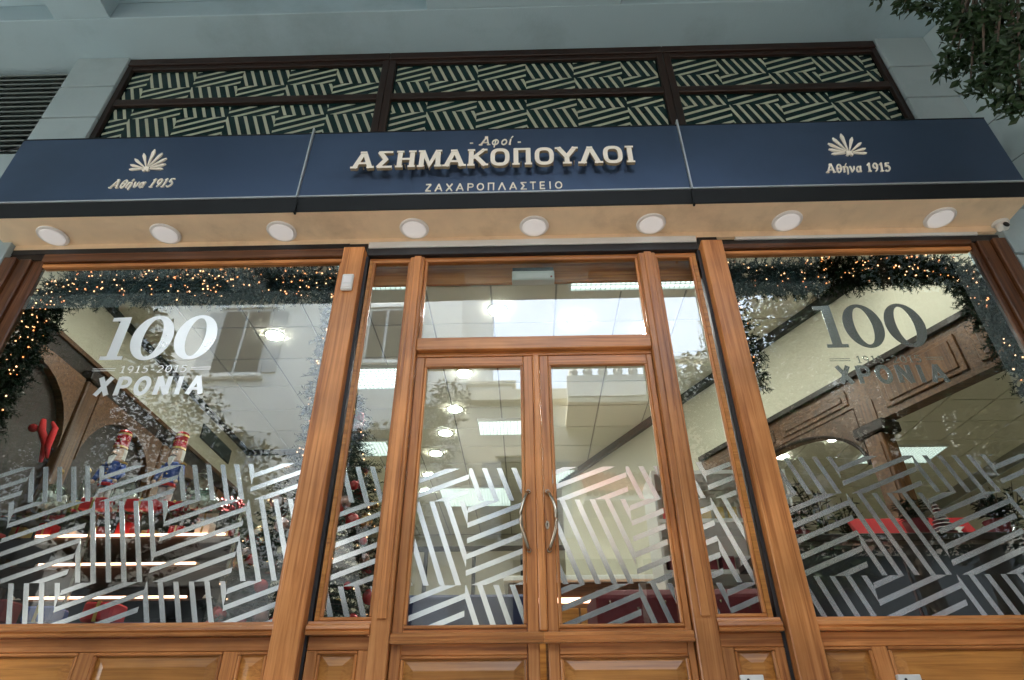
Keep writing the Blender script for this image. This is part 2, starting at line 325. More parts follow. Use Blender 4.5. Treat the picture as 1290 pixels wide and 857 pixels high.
def write(text, x0, x1, zb, H, yf, th, m, parent, wt=.15, serif=True, shear=0.0, gap=.10, name='letter', standoff=0):
    W_ = sum(G(c, serif)[1]+gap for c in text)-gap; sx = (x1-x0)/(W_*H); x = x0; obs = []
    for c in text:
        L, w = G(c, serif); mb = MB()
        for k, (pts, kf, cl) in enumerate(L):
            P = [((x+(px+shear*pz)*H*sx), zb+pz*H) for px, pz in pts]
            ribbon(mb, P, wt*H*kf/2, yf-.0004*k, yf+th, cl)
        if L:
            o = mb.build(name, m, parent); obs.append(o)
            if standoff: o.data.materials.append(creams); [setattr(f, 'material_index', 1) for f in o.data.polygons if abs(f.normal.y) < .5]
        x += (w+gap)*H*sx
    return obs
def hundred(parent, x0, z0, x1, z1, y, m, y1=None):
    """slab 1 and two bold high-contrast zeros between x0..x1, z0..z1"""
    w = x1-x0; h = z1-z0; sk = .12
    def sh(p): return [(x0+a*w+0*b, z0+b*h) for a, b in p]
    mb = MB(); mb.prism(sh([(.075, .08), (.165, .08), (.165, .92), (.075, .92)]), y, y+.0008); mb.prism(sh([(0.02, 0), (.22, 0), (.22, .08), (0.02, .08)]), y-.0002, y+.0006); mb.prism(sh([(0.0, .90), (.165, .90), (.165, 1.0), (0.0, .985)]), y-.0003, y+.0005)
    mb.build('numeral', m, parent)
    for cx in (.42, .81):
        mb = MB(); n = 40; i = len(mb.v)
        for yy in (y, y+.0008):
            for rx, rz in ((.185, .52), (.082, .44)):
                mb.v += [(x0+(cx+rx*cos(2*pi*k/n))*w, yy, z0+(.5+rz*sin(2*pi*k/n))*h) for k in range(n)]
        for k in range(n):
            q = (k+1) % n; a, b, c, d = i, i+n, i+2*n, i+3*n
            mb.f += [[a+k, a+q, b+q, b+k], [c+k, d+k, d+q, c+q], [a+k, c+k, c+q, a+q], [b+k, b+q, d+q, d+k]]
        mb.build('numeral', m, parent)

# ================================================================== THE SHOP FRONT
# every x below is metres along the front, y = 0 is the glass plane, -y is the street
# ---- overhang of the building above (underside with coffers) and own building shell
ZC = 5.394
oh = MB()
oh.box(-14, 14, -.395, .30, ZC, ZC+.5)                                     # flat band by the wall
for x0, x1 in ((-14, -7.0), (-3.845, -3.375), (-.745, .845), (3.9, 4.5), (8, 14)): oh.box(x0, x1, -3.3, -.395, ZC+.001, ZC+.5)
oh.box(-14, 14, -3.6, -3.3, ZC, ZC+.5); oh.box(-14, 14, -3.3, -.395, ZC+.22, ZC+.5)
struct(oh.build('overhang_soffit', plaster, bev=.006))
struct(B(-14, 14, -3.7, 10.4, ZC+.5, ZC+1.0).build('building_floor_slab', plaster))
struct(B(-14, 14, -3.65, 10.4, ZC+1.001, 8.0).build('upper_storeys_shade_mass', plaster))  # unseen mass added above, height set for the shade it casts
struct(B(-14, 14, 10.0, 10.4, 0, ZC+.5).build('building_back_wall', plaster))
# ---- stone pillars either side
def stone_pillar(x0, x1, label, xl):
    t = thing('stone_pillar', label, 'pillar', ((x0+x1)/2, .1, 0), 'stone clad pillars either side of the shop front')
    B(x0+.03, x1-.03, .03, .3, 3.40, ZC-.001).build('core', joint, t)
    l0, l1 = (x0, xl) if x0 < 0 else (xl, x1)
    B(l0+.03, l1-.03, .03, .3, 0, 3.399).build('core', joint, t)
    zs = [0.02] + [4.99-.404*k for k in range(12, -1, -1) if 4.99-.404*k > .1] + [ZC]
    for a, b in zip(zs, zs[1:]):
        u0, u1 = (l0, l1) if b < 3.5 else (x0, x1)
        B(u0, u1, -.045, .29, a+.009, b-.009 if b < ZC else b-.002).build('stone_block', stone, t, bev=.004)
    return t
stone_pillar(-3.862, -3.402, 'pale stone clad pillar left of the patterned upper windows', -3.507)
stone_pillar(3.05, 3.46, 'pale stone clad pillar right of the patterned upper windows, by the branch', 3.185)
# narrow cladding below the sign at both ends
for x0, x1, lb in ((-4.6, -3.865, 'pale plain wall beside the left end of the shop front'),):
    t = thing('side_wall', lb, 'wall', (x0, .3, 0)); B(x0-4, x1, .02, .3, 0, 4.24).build('wall_panel', stone, t, bev=.004)
    B(x0-4, x1, .12, .3, 4.24, ZC-.002).build('wall_backing', joint, t)
# louvres above that wall
t = thing('louvre_vent', 'dark metal louvre grille at upper left under the overhang', 'louvre', (-5.2, .1, 4.25))
for k in range(17):
    z = 4.28+.062*k
    MB().prof_x([(.02, z), (.026, z-.008), (.10, z+.042), (.094, z+.05)], -7.2, -3.87).build('slat', louv, t)
# projecting party wall at the right with stone panels (slightly splayed)
t = thing('splayed_wall', 'pale panelled wall running out to the street at far right behind the branch', 'wall', (3.6, -.4, 0))
zs = [0.02] + [4.99-.404*k for k in range(12, -1, -1) if 4.99-.404*k > .1] + [ZC]
for a, b in zip(zs, zs[1:]):
    for s0, s1 in ((0, .48), (.488, 1.0), (1.008, 1.6)):
        dx, dy = .40, -.917; X0, Y0 = 3.462+dx*s0, -.04+dy*s0; X1, Y1 = 3.462+dx*s1, -.04+dy*s1
        MB().quadbox([(X0, Y0, a+.005), (X0+.2, Y0+.05, a+.005), (X1+.2, Y1+.05, a+.005), (X1, Y1, a+.005), (X0, Y0, b-.005), (X0+.2, Y0+.05, b-.005), (X1+.2, Y1+.05, b-.005), (X1, Y1, b-.005)]).build('stone_block', stone, t)
MB().quadbox([(3.475, -.05, 0), (3.68, .04, 0), (4.3, -1.45, 0), (4.11, -1.50, 0), (3.475, -.05, ZC), (3.68, .04, ZC), (4.3, -1.45, ZC), (4.11, -1.50, ZC)]).build('core', joint, t)
# wall between shop windows and upper windows, hidden by the sign
struct(B(-3.40, 3.05, .06, .28, 3.26, 4.16).build('lintel_wall', joint))

# ---- upper patterned windows
UP = [(-3.40, -1.11, 'left'), (-1.11, 1.235, 'middle'), (1.235, 3.048, 'right')]
for (a, b, side), ln in zip(UP, (.0, .0, .0)):
    t = thing('upper_window', side + (' of' if side != 'middle' else ' one of') + ' the three dark upper windows with cream maze stripes above the sign', 'window', ((a+b)/2, 0, 4.15), 'patterned windows above the sign')
    fl = .05 if side == 'left' else 0.055
    x0, x1 = a + (.05 if side == 'left' else .058), b - (.05 if side == 'right' else .058)
    B(a, x0, -.02, .06, 4.10, 5.30).build('jamb', wdkv, t, bev=.004); B(x1, b-.002, -.02, .06, 4.10, 5.30).build('jamb', wdkv, t, bev=.004)
    B(a, b-.002, -.03, .06, 5.302, 5.385).build('head', wdk, t, bev=.005); B(a, b-.002, -.015, .06, 5.25, 5.30).build('head_bead', wdk, t, bev=.004)
    B(x0, x1, -.02, .05, 4.76, 4.835).build('transom', wdk, t, bev=.004)
    B(x0, x1, -.02, .05, 4.06, 4.12).build('bottom_rail', wdk, t, bev=.004)
    for z0, z1 in ((4.12, 4.76), (4.835, 5.25)):
        B(x0, x1, .012, .020, z0, z1).build('pane', upglass, t)
        off = -.751
        stripes(t, x0+.012, x1-.012, z0+.012, z1-.02, off, 4.212, .405, 1, .0095, upv)
# ---- stand-proud sign fascia
SX0, SX1 = -3.566, 3.25
sg = thing('shop_sign', 'long navy metal shop sign with raised cream Greek lettering across the front', 'sign', (-.16, -.2, 3.24))
B(SX0, SX1, -.285, -.02, 3.372, 3.985).build('sign_box', navyk, sg)
for a, b in ((SX0, -1.476), (-1.464, 1.106), (1.118, SX1)):
    MB().box(a, b, -.300, -.286, 3.362, 3.985).build('face_panel', navy, sg, bev=.003)
    B(a, b, -.304, -.29, 3.352, 3.362).build('edge_strip', edge, sg)
    B(a, b, -.301, -.15, 3.986, 3.995).build('top_edge', navyk, sg)
    MB().prof_x([(-.296, 3.351), (-.278, 3.242), (-.262, 3.242), (-.262, 3.351)], a+.001, b-.001).build('lower_band', navyk, sg)
for x in (-1.47, 1.112):
    B(x-.0055, x+.0055, -.318, -.28, 3.35, 4.03).build('joint_fin', edge, sg, bev=.002)
    B(x-.006, x+.006, -.300, -.27, 3.222, 3.35).build('joint_fin', navyk, sg)
write('ΑΣΗΜΑΚΟΠΟΥΛΟΙ', -1.125, .765, 3.545, .162, -.362, .022, cream, sg, wt=.20, gap=.09, standoff=1)
for k in range(26): MB().tube([(-1.06+k*.071, -.30, 3.60), (-1.06+k*.071, -.338, 3.60)], .004, 6).build('letter_stud', creams, sg)
write('ΖΑΧΑΡΟΠΛΑΣΤΕΙΟ', -.632, .276, 3.375, .066, -.306, .006, cream, sg, wt=.13, serif=False, gap=.24)
write('Αφοί', -.282, -.056, 3.818, .088, -.306, .006, cream, sg, wt=.12, shear=.18, gap=.08)
write('-', -.355, -.318, 3.805, .088, -.306, .006, cream, sg, wt=.12, gap=.0); write('-', -.022, .015, 3.805, .088, -.306, .006, cream, sg, wt=.12, gap=.0)
for ox, mir in ((-2.553, 1), (2.222, -1)):
    x0 = ox-.222
    write('Αθήνα 1915', ox-.21, ox+.21, 3.468, .082, -.309, .009, cream, sg, wt=.125, gap=.07, shear=.25)
    cxp, czp = ox-.012, 3.650
    for tx, tz in ((-.118, -.004), (-.124, .044), (-.112, .104), (-.066, .160), (.0, .200), (.066, .160), (.112, .104), (.124, .044), (.118, -.004)):
        L = sqrt(tx*tx+tz*tz); d = Vector((tx/L, tz/L)); nn = Vector((-d.y, d.x)); w = .0085+.035*L*L*3; s0 = .026
        P = [d*s0+nn*.003, d*(L*.84)+nn*w, d*L+nn*w*.25, d*L-nn*w*.25, d*(L*.84)-nn*w, d*s0-nn*.003]
        MB().prism([(cxp+p.x, czp+p.y*.98) for p in P][::-1], -.312, -.300).build('logo_petal', cream, sg, bev=.0012)
    for dx, dz, rx, rz in ((0, .004, .020, .015), (-.013, -.016, .011, .009), (.013, -.016, .011, .009)):
        MB().prism([(cxp+dx+rx*cos(2*pi*k/14), czp+dz+rz*sin(2*pi*k/14)) for k in range(14)], -.313, -.300).build('logo_bead', cream, sg)
# soffit of the sign with its downlights
B(SX0, SX1, -.27, .0, 3.24, 3.30).build('soffit_board', soff, sg)
B(SX0, SX0+.01, -.285, -.01, 3.301, 3.37).build('end_board', soff, sg)
LX = [(-3.18, 'far left'), (-2.407, ''), (-1.616, ''), (-.719, ''), (.086, ''), (.865, ''), (1.766, ''), (2.769, '')]
LL = ['leftmost round white lamp under the sign, above the far left garland corner', 'round white lamp under the sign, second from the left end', 'round white lamp under the sign, just left of the left sign joint', 'round white lamp under the sign, left of the lettering middle, above the left side window',
      'round white lamp under the sign, above the door and its emergency light unit', 'round white lamp under the sign, just left of the right wooden post', 'round white lamp under the sign, above the left part of the right window', 'rightmost round white lamp under the sign, beside the security camera']
lt = thing('soffit_lamp', LL[0], 'lamp', (LX[0][0], -.102, 3.24), 'round lamps under the sign')
MB().lathe([(.098, .0), (.099, -.004), (.094, -.011), (.082, -.013)], (LX[0][0], -.102, 3.2395), 28).build('rim', rimw, lt, smooth=False)
MB().lathe([(.080, -.006), (.078, -.016), (.060, -.018), (.02, -.019)], (LX[0][0], -.102, 3.2395), 28).build('cover', lampo, lt)
for (x, _), lb in list(zip(LX, LL))[1:]: copy_tree(lt, (x, -.102, 3.24), lb)

# ---- head strips under the soffit
hs = thing('roller_track', 'white and black roller shutter track over the door between the wooden posts', 'shutter track', (.07, 0, 3.15))
B(-1.032, 1.167, -.035, .0, 3.135, 3.187).build('white_strip', white, hs, bev=.003); B(-1.032, 1.167, -.03, .02, 3.072, 3.133).build('black_strip', black, hs, bev=.003)
B(-3.50, 3.18, -.010, .02, 3.192, 3.2395).build('soffit_return', soff, sg)
hs = thing('roller_track', 'thin white shutter track over the right shop window', 'shutter track', (2.2, 0, 3.15))
B(1.43, 3.03, -.03, .0, 3.152, 3.176).build('white_strip', white, hs, bev=.003); B(1.32, 3.16, -.020, .02, 3.10, 3.150).build('black_strip', black, hs)
hs = thing('roller_track', 'black shutter track over the left shop window', 'shutter track', (-2.3, 0, 3.15))
B(-3.49, -1.167, -.02, .02, 3.150, 3.19).build('black_strip', black, hs, bev=.002); B(-3.49, -1.167, -.014, .02, 3.10, 3.148).build('back_strip', wdk, hs)

# ---- wooden posts
for x0, x1, lb in ((-1.180, -1.042, 'wide wooden post between the left shop window and the door, with a small white box'), (1.180, 1.316, 'wide wooden post between the door and the right shop window')):
    t = thing('wooden_post', lb, 'post', ((x0+x1)/2, -.06, 0), 'wide wooden posts of the shop front')
    B(x0, x1, -.082, .06, 0, 3.105).build('post_board', wv, t, bev=.004); B(x0+.004, x1-.004, -.012, .05, 3.106, 3.19).build('post_cap', black, t)
    B(x1+.001, x1+.02, -.02, .05, .2, 3.07).build('seal', black, t) if x0 < 0 else B(x0-.02, x0-.001, -.02, .05, .2, 3.07).build('seal', black, t)
t = thing('sensor_box', 'small white sensor box near the top of the left wooden post', 'sensor', (-1.108, -.083, 2.72))
B(-1.146, -1.075, -.108, -.083, 2.73, 2.855).build('case', white, t, bev=.006); B(-1.134, -1.087, -.112, -.1085, 2.745, 2.765).build('grille', rimw, t); B(-1.134, -1.087, -.111, -.1085, 2.78, 2.835).build('cover_plate', lampw, t, bev=.001)

# ---- mouldings used below the glass
SILL = [(-.012, .752), (-.058, .752), (-.062, .760), (-.052, .768), (-.060, .776), (-.056, .790), (-.040, .800), (-.036, .812), (-.012, .814)]
def raised_panel(x0, x1, z0, z1, y, t):
    f = MB(); m = .014
    f.box(x0, x1, y+.004, y+.010, z0, z1); f.build('panel_field', wpv, t)
    for (a, b, c, d) in ((x0, x1, z1-m, z1), (x0, x1, z0, z0+m)): B(a, b, y-.012, y+.006, c, d).build('panel_bead', wh, t, bev=.004)
    for (a, b) in ((x0, x0+m), (x1-m, x1)): B(a, b, y-.011, y+.006, z0+m+.001, z1-m-.001).build('panel_bead', wv, t, bev=.004)
    i = .020; j = .062; p = MB(); X0, X1, Z0, Z1 = x0+i, x1-i, z0+i, z1-i
    p.quadbox([(X0, y+.003, Z0), (X1, y+.003, Z0), (X1, y+.003, Z1), (X0, y+.003, Z1), (X0+j-i, y-.014, Z0+j-i), (X1-j+i, y-.014, Z0+j-i), (X1-j+i, y-.014, Z1-j+i), (X0+j-i, y-.014, Z1-j+i)])
    p.build('raised_panel', wpv, t)
def riser(t, x0, x1, pans, ztop=.668, yf=-.02):
    """panelled wood below a window"""
    B(x0, x1, yf, .03, .690, .750).build('top_rail', wh, t, bev=.003)
    B(x0, x1, yf+.0, .03, .0, .16).build('bottom_rail', wh, t, bev=.003)
    edges = [x0] + [e for p in pans for e in p] + [x1]
    for k in range(0, len(edges), 2):
        if edges[k+1]-edges[k] > .004: B(edges[k], edges[k+1], yf, .03, .161, .689).build('stile', wv, t, bev=.003)
    for a, b in pans: raised_panel(a+.001, b-.001, .162, .688, yf+.006, t)
    MB().prof_x(SILL, x0, x1).build('sill_moulding', wh, t)
def bead(t, x0, x1, z0, z1, y=-.008, w=.018, mv=None, mh=None):
    mv = mv or wv; mh = mh or wh
    B(x0, x0+w, y-.012, y+.004, z0+w, z1-w).build('glazing_bead', mv, t, bev=.004); B(x1-w, x1, y-.012, y+.004, z0+w, z1-w).build('glazing_bead', mv, t, bev=.004)
    B(x0, x1, y-.013, y+.004, z0, z0+w-.0005).build('glazing_bead', mh, t, bev=.004); B(x0, x1, y-.013, y+.004, z1-w+.0005, z1).build('glazing_bead', mh, t, bev=.004)
def pane(t, x0, x1, z0, z1): return MB().box(x0, x1, 0, .0005, z0, z1).build('glass_pane', glass, t)

# ---- left and right shop windows
wframe = wood('window_frame_wood', (.05, .016, .006), (.12, .045, .017), (.19, .08, .03), 2, .3)
wframeh = wood('window_frame_wood_across', (.05, .016, .006), (.12, .045, .017), (.19, .08, .03), 0, .3)
def big_window(side):
    L = side == 'left'
    x0, x1 = (-3.49, -1.169) if L else (1.302, 3.168)
    t = thing('shop_window', 'large left shop window with white 100, fir garland, nutcrackers and tree behind' if L else 'large right shop window with dark 100 sticker, fir garland and wooden arcade behind', 'window', ((x0+x1)/2, 0, 0), 'large shop windows')
    g0, g1 = (-3.235, -1.215) if L else (1.345, 2.957)
    ox = (x0, g0) if L else (g1, x1)
    inner = (g1, x1) if L else (x0, g0)
    # stepped outer jamb
    o0, o1 = ox; st_ = 1 if L else -1; e = o0 if L else o1
    for k, (w0, w1, yy) in enumerate(((0, .085, -.055), (.087, .17, -.030), (.172, .255, -.010))):
        w1 = min(w1, o1-o0-.001); a, b = sorted((e+st_*w0, e+st_*w1)); B(a, b, yy, .03, .815, 3.10).build('jamb', wframe, t, bev=.006)
    B(inner[0], inner[1], -.012, .03, .815, 3.03).build('jamb', wv, t, bev=.004)
    h0, h1 = (x0+.26, x1) if L else (x0, x1-.22)
    B(h0, h1, -.045, .03, 3.062, 3.128 if L else 3.099).build('head', wframeh, t, bev=.004); B(h0, h1, -.022, .03, 3.032, 3.060).build('head_bead', wh, t, bev=.006)
    pane(t, g0, g1, .815, 3.031)
    pans = [(-3.42, -2.75), (-2.685, -2.085), (-2.01, -1.41), (-1.338, -1.20)] if L else [(1.325, 1.552), (1.623, 2.25), (2.32, 2.95)]
    riser(t, x0, x1, pans)
    if L: n = stripes(t, g0, g1, .8155, 1.614, -3.115, .592, .412, 0, -.0030, silver); cells = None
    else: n = stripes(t, g0, g1, .8155, 1.612, 1.250, .592, .408, 1, -.0030, silver)
    if L:
        hundred(t, -2.60, 2.300, -1.900, 2.618, -.0025, whitev)
        m = whitev; write('1915-2015', -2.43, -2.02, 2.205, .050, -.0025, .0008, m, t, wt=.15, gap=.10, name='sticker_letter')
        write('ΧΡΟΝΙΑ', -2.535, -1.885, 2.055, .122, -.0025, .0008, m, t, wt=.24, serif=False, gap=.22, name='sticker_letter')
        for z in (2.222, 2.236): B(-2.60, -2.46, -.0025, -.0017, z, z+.004).build('sticker_rule', m, t); B(-2.00, -1.88, -.0025, -.0017, z, z+.004).build('sticker_rule', m, t)
    else:
        m = silver; hundred(t, 1.80, 2.300, 2.445, 2.610, -.0025, m)
        write('1915-2015', 1.955, 2.335, 2.190, .050, -.0025, .0008, m, t, wt=.15, gap=.10, name='sticker_letter')
        write('ΧΡΟΝΙΑ', 1.815, 2.445, 2.055, .118, -.0025, .0008, m, t, wt=.24, serif=False, gap=.22, name='sticker_letter')
        for z in (2.207, 2.221): B(1.80, 1.92, -.0025, -.0017, z, z+.004).build('sticker_rule', m, t); B(2.36, 2.46, -.0025, -.0017, z, z+.004).build('sticker_rule', m, t)
    return t
big_window('left'); big_window('right')

# ---- door surround, side windows, fanlight
ds = thing('door_surround', 'reddish wooden frame holding the double door, fanlight and side windows', 'door frame', (.07, 0, 0))
for x0, x1 in ((-.733, -.641), (.762, .871)):
    B(x0, x1, -.055, .03, 0, 3.03).build('mullion', wv, ds, bev=.005)
    xa = x0+.028 if x0 < 0 else x0+.035; B(xa, xa+.045, -.066, -.0555, .815, 3.03).build('mullion_fillet', wv, ds, bev=.003)
B(-.641+.001, .761, -.055, .03, 2.300, 2.388).build('transom_bar', wh, ds, bev=.005); B(-.640, .761, -.02, .03, 2.272, 2.299).build('door_stop', wh, ds, bev=.003)
B(-1.02, 1.155, .004, .05, 3.032, 3.071).build('head', wh, ds, bev=.004)
for x0, x1 in ((-1.16, 1.30),): B(x0, x1, .095, .12, 2.915, 3.090).build('head_board', wh, ds, bev=.003)
B(-1.012, -.99, -.018, .04, .815, 3.031).build('jamb_strip', wpv, ds, bev=.002); B(1.118, 1.145, -.018, .04, .815, 3.031).build('jamb_strip', wpv, ds, bev=.002)
fl = thing('fanlight', 'wide clear fanlight above the double door', 'window', (.06, 0, 2.39)); bead(fl, -.640, .761, 2.389, 3.031); pane(fl, -.622, .743, 2.407, 3.013)
for x0, x1, lb in ((-.989, -.735, 'narrow side window left of the door with fir tree behind'), (.873, 1.117, 'narrow side window right of the door with pale shelves behind')):
    t = thing('side_window', lb, 'window', ((x0+x1)/2, 0, 0), 'narrow side windows'); bead(t, x0, x1, .815, 3.031); pane(t, x0+.018, x1-.018, .833, 3.013)
    a, b = (-1.032, -.735) if x0 < 0 else (.873, 1.166)
    riser(t, a, b, [(a+.06, b-.05)])
    stripes(t, x0+.019, x1-.019, .834, 1.590, -.302, .555, .419, 1, -.0030, silver)
# ---- the two door leaves
def leaf(side):
    L = side == 'left'
    x0, x1 = (-.638, .052) if L else (.092, .759)
    g0, g1 = (-.573, -.018) if L else (.157, .712)
    t = thing('door_leaf', 'left leaf of the wooden glazed double door' if L else 'right leaf of the wooden glazed double door, with keyhole', 'door', (x0 if L else x1, 0, .02), 'leaves of the double door')
    B(x0, g0-.014, -.018, .03, .02, 2.268).build('stile', wv, t, bev=.004); B(g1+.014, x1, -.018, .03, .02, 2.268).build('stile', wv, t, bev=.004)
    B(g0-.013, g1+.013, -.018, .03, 2.214, 2.268).build('top_rail', wh, t, bev=.004)
    B(g0-.013, g1+.013, -.018, .03, .665, .776).build('lock_rail', wh, t, bev=.003); B(g0-.013, g1+.013, -.018, .03, .02, .2).build('bottom_rail', wh, t, bev=.003)
    bead(t, g0-.013, g1+.013, .777, 2.213, y=-.014, w=.016); pane(t, g0+.002, g1-.002, .792, 2.198)
    a, b = (x0+.001, .070) if L else (.074, x1-.001)
    MB().prof_x([(-.0185, .712), (-.052, .712), (-.055, .722), (-.046, .728), (-.050, .742), (-.040, .756), (-.030, .760), (-.0185, .762)], a, b).build('weather_moulding', wh, t)
    raised_panel(g0-.012, g1+.012, .202, .664, -.012, t)
    if L: B(.0525, .0905, -.034, .0, .763, 2.268).build('astragal', wv, t, bev=.006)
    stripes(t, g0+.004, g1-.004, .794, 1.572, -.302, .555, .419, 1, -.0030, silver)
    s = 1 if L else -1; xe = .012 if L else .112; pts = []
    for k in range(17):
        u = k/16; bow = sin(pi*u); pts.append((xe - s*.040*bow, -.030-.055*bow**.6, 1.13+.30*u))
    h = MB().tube([(xe, -.018, 1.128)] + pts + [(xe, -.018, 1.432)], .0085, 10).build('handle', steel, t, smooth=True)
    [MB().lathe([(.011, 0), (.013, .004), (.013, .009), (.008, .012)], (xe, -.031, z), 12, ax=1).build('handle_rose', steel, h) for z in (1.13, 1.43)]
    if not L:
        k = MB().prism([(.106+.011*cos(2*pi*q/14), 1.257+.022*sin(2*pi*q/14)) for q in range(14)], -.0215, -.018).build('escutcheon', steel, t)
        MB().prism([(.106+.0035*cos(2*pi*q/10), 1.262+.005*sin(2*pi*q/10)) for q in range(10)], -.0222, -.0216).prism([(.104, 1.248), (.108, 1.248), (.1075, 1.259), (.1045, 1.259)], -.0221, -.0217).build('keyhole', black, k)
leaf('left'); leaf('right')
# ---- small fittings
e = thing('emergency_light', 'white emergency light unit behind the top of the fanlight', 'light unit', (.07, .03, 2.88))
B(-.068, .212, .025, .09, 2.885, 2.960).build('case', white, e, bev=.005); B(-.064, .208, .028, .10, 2.961, 2.99).build('top_cover', black, e, bev=.003); B(-.04, .18, .022, .0245, 2.895, 2.935).build('diffuser', lampw, e); B(.185, .197, .022, .0245, 2.90, 2.912).build('test_button', redg, e)
c = thing('security_camera', 'small white dome security camera at the right end of the soffit', 'camera', (3.20, .0-.03, 3.24))
MB().lathe([(.050, 0), (.052, -.012), (.044, -.020)], (3.20, -.04, 3.239), 20).build('mount', white, c, smooth=True)
MB().ball((3.20, -.045, 3.205), .040, 16).build('dome', white, c, smooth=True)
MB().lathe([(.020, 0), (.020, -.004), (.012, -.006)], (3.192, -.083, 3.185), 14, ax=1).build('lens_ring', black, c); 
for x0, z, lb in ((.93, .575, 'small steel latch bracket at the bottom of the right side window'), (1.612, .572, 'small steel latch bracket at the foot of the right shop window')):
    t = thing('latch_bracket', lb, 'bracket', (x0+.05, -.03, z-.06), 'steel latch brackets')
    B(x0, x0+.10, -.060, -.036, z-.065, z).build('plate', white, t, bev=.003); B(x0+.102, x0+.115, -.052, -.04, z-.05, z-.02).build('bolt', steel, t)
    MB().lathe([(.006, 0), (.006, -.003), (.002, -.004)], (x0+.03, -.0605, z-.02), 8, ax=1).build('screw', black, t); MB().lathe([(.006, 0), (.006, -.003), (.002, -.004)], (x0+.075, -.0605, z-.045), 8, ax=1).build('screw', black, t)

# ================================================================== INSIDE THE SHOP
struct(B(-4.2, 8, .06, 10, -.02, .02).build('shop_floor', floorm))
ceil = struct(B(-4.2, 7.6, .06, 9.75, 3.972, 4.05).build('shop_ceiling', gridm))
PAN = [(-1.28, 1.13, .74, .58), (1.03, 1.2, 1.15, .58), (-1.70, 3.10, .56, .46), (-2.17, 5.1, .44, .5), (-.33, 4.47, .56, .42), (-.85, 7.2, 1.15, .9), (5.5, 5.6, 1.1, .6), (3.6, 2.6, 1.1, .58), (.95, 6.3, 1.15, .58)]
tm = None; TS = .62
for i in range(18):
    for j in range(15):
        x, y = -4.02+i*TS, .2+j*TS
        if any(abs(x+TS/2-a) < (w+TS)/2-.05 and abs(y+TS/2-b) < (d+TS)/2-.05 for a, b, w, d in PAN) and False: continue
        if tm is None: tm = MB().box(.010, TS-.010, .010, TS-.010, 3.955, 3.9715).build('ceiling_tile', tilem, ceil).data; o = ceil.children[0]
        else: o = link('ceiling_tile', tm, ceil)
        o.location = (x, y, random.choice((0, 0, 0, -.001, -.002)))
PL = ['louvred light panel in the shop ceiling at the top of the left side window', 'long louvred light panel in the ceiling behind the top right of the fanlight', 'louvred light panel seen halfway up the left side window', 'louvred light panel seen low in the left side window by the fir tree',
      'louvred light panel seen in the upper part of the left door leaf', 'large light panel deep in the shop seen low in the left door leaf', 'light panel of the back room seen through the wooden arcade', 'light panel above the wooden arcade in front of the slanting wall', 'light panel deep in the shop behind the right door leaf']
for (x, y, w, d), lb in zip(PAN, PL):
    t = thing('light_panel', lb, 'ceiling light', (x, y, 3.95), 'louvred light panels of the shop ceiling')
    z = 3.953
    B(x-w/2, x+w/2, y-d/2, y+d/2, z-.006, z).build('glow_sheet', lumw, t)
    for a, b, c_, d_ in ((x-w/2-.02, x+w/2+.02, y-d/2-.02, y-d/2), (x-w/2-.02, x+w/2+.02, y+d/2, y+d/2+.02), (x-w/2-.02, x-w/2-.0005, y-d/2, y+d/2), (x+w/2+.0005, x+w/2+.02, y-d/2, y+d/2)): B(a, b, c_, d_, z-.04, z).build('trim', white, t)
    g = MB(); n = int(w/.045); m_ = int(d/.06)
    for k in range(1, n): g.box(x-w/2+k*w/n-.002, x-w/2+k*w/n+.002, y-d/2, y+d/2, z-.036, z-.010)
    for k in range(1, m_): g.box(x-w/2, x+w/2, y-d/2+k*d/m_-.002, y-d/2+k*d/m_+.002, z-.035, z-.011)
    o = g.build('louvre_grid', rimw, t); o['kind'] = 'stuff'
DL = [(-.25, 1.82, 'round ceiling light in the left half of the fanlight'), (.55, 2.02, 'round ceiling light in the right half of the fanlight'), (1.31, 2.21, 'round ceiling light at the right edge of the fanlight'), (-.69, 3.05, 'round ceiling light at the top of the left door leaf'), (-.89, 3.95, 'second round ceiling light down the row in the left door leaf'),
      (-1.09, 4.66, 'third round ceiling light down the row in the left door leaf'), (-1.31, 5.36, 'fourth round ceiling light down the row in the left door leaf'), (-1.52, 6.21, 'fifth round ceiling light down the row, by the first stripes'), (-1.67, 6.9, 'lowest round ceiling light of the row, behind the stripes'),
      (4.33, 5.02, 'round ceiling light of the back room beside the arcade column'), (3.83, 5.66, 'round ceiling light of the back room seen through the arch'), (-2.6, 2.2, 'round ceiling light behind the left shop window'), (1.9, .8, 'added fill light just inside over the left part of the right window'), (2.7, .55, 'added fill light just inside over the middle of the right window'), (5.2, 3.2, 'added fill light of the back room nearest the street'), (3.6, 4.2, 'added fill light of the back room just behind the column'), (-2.9, .7, 'added fill light just inside over the nutcrackers'), (-1.95, .55, 'added fill light just inside over the right part of the left window')]  # those just inside, nearest the street and behind the column are added fill
d0 = None
for x, y, lb in DL:
    if d0 is None:
        d0 = thing('ceiling_light', lb, 'ceiling light', (x, y, 3.95), 'round ceiling lights of the shop')
        MB().lathe([(.095, 3.954), (.095, 3.945), (.085, 3.942)], (x, y, 0), 20).build('rim', white, d0); MB().lathe([(.083, 3.941), (.083, 3.938)], (x, y, 0), 20).build('glow_disc', dlw, d0)
    else: copy_tree(d0, (x, y, 3.95), lb)
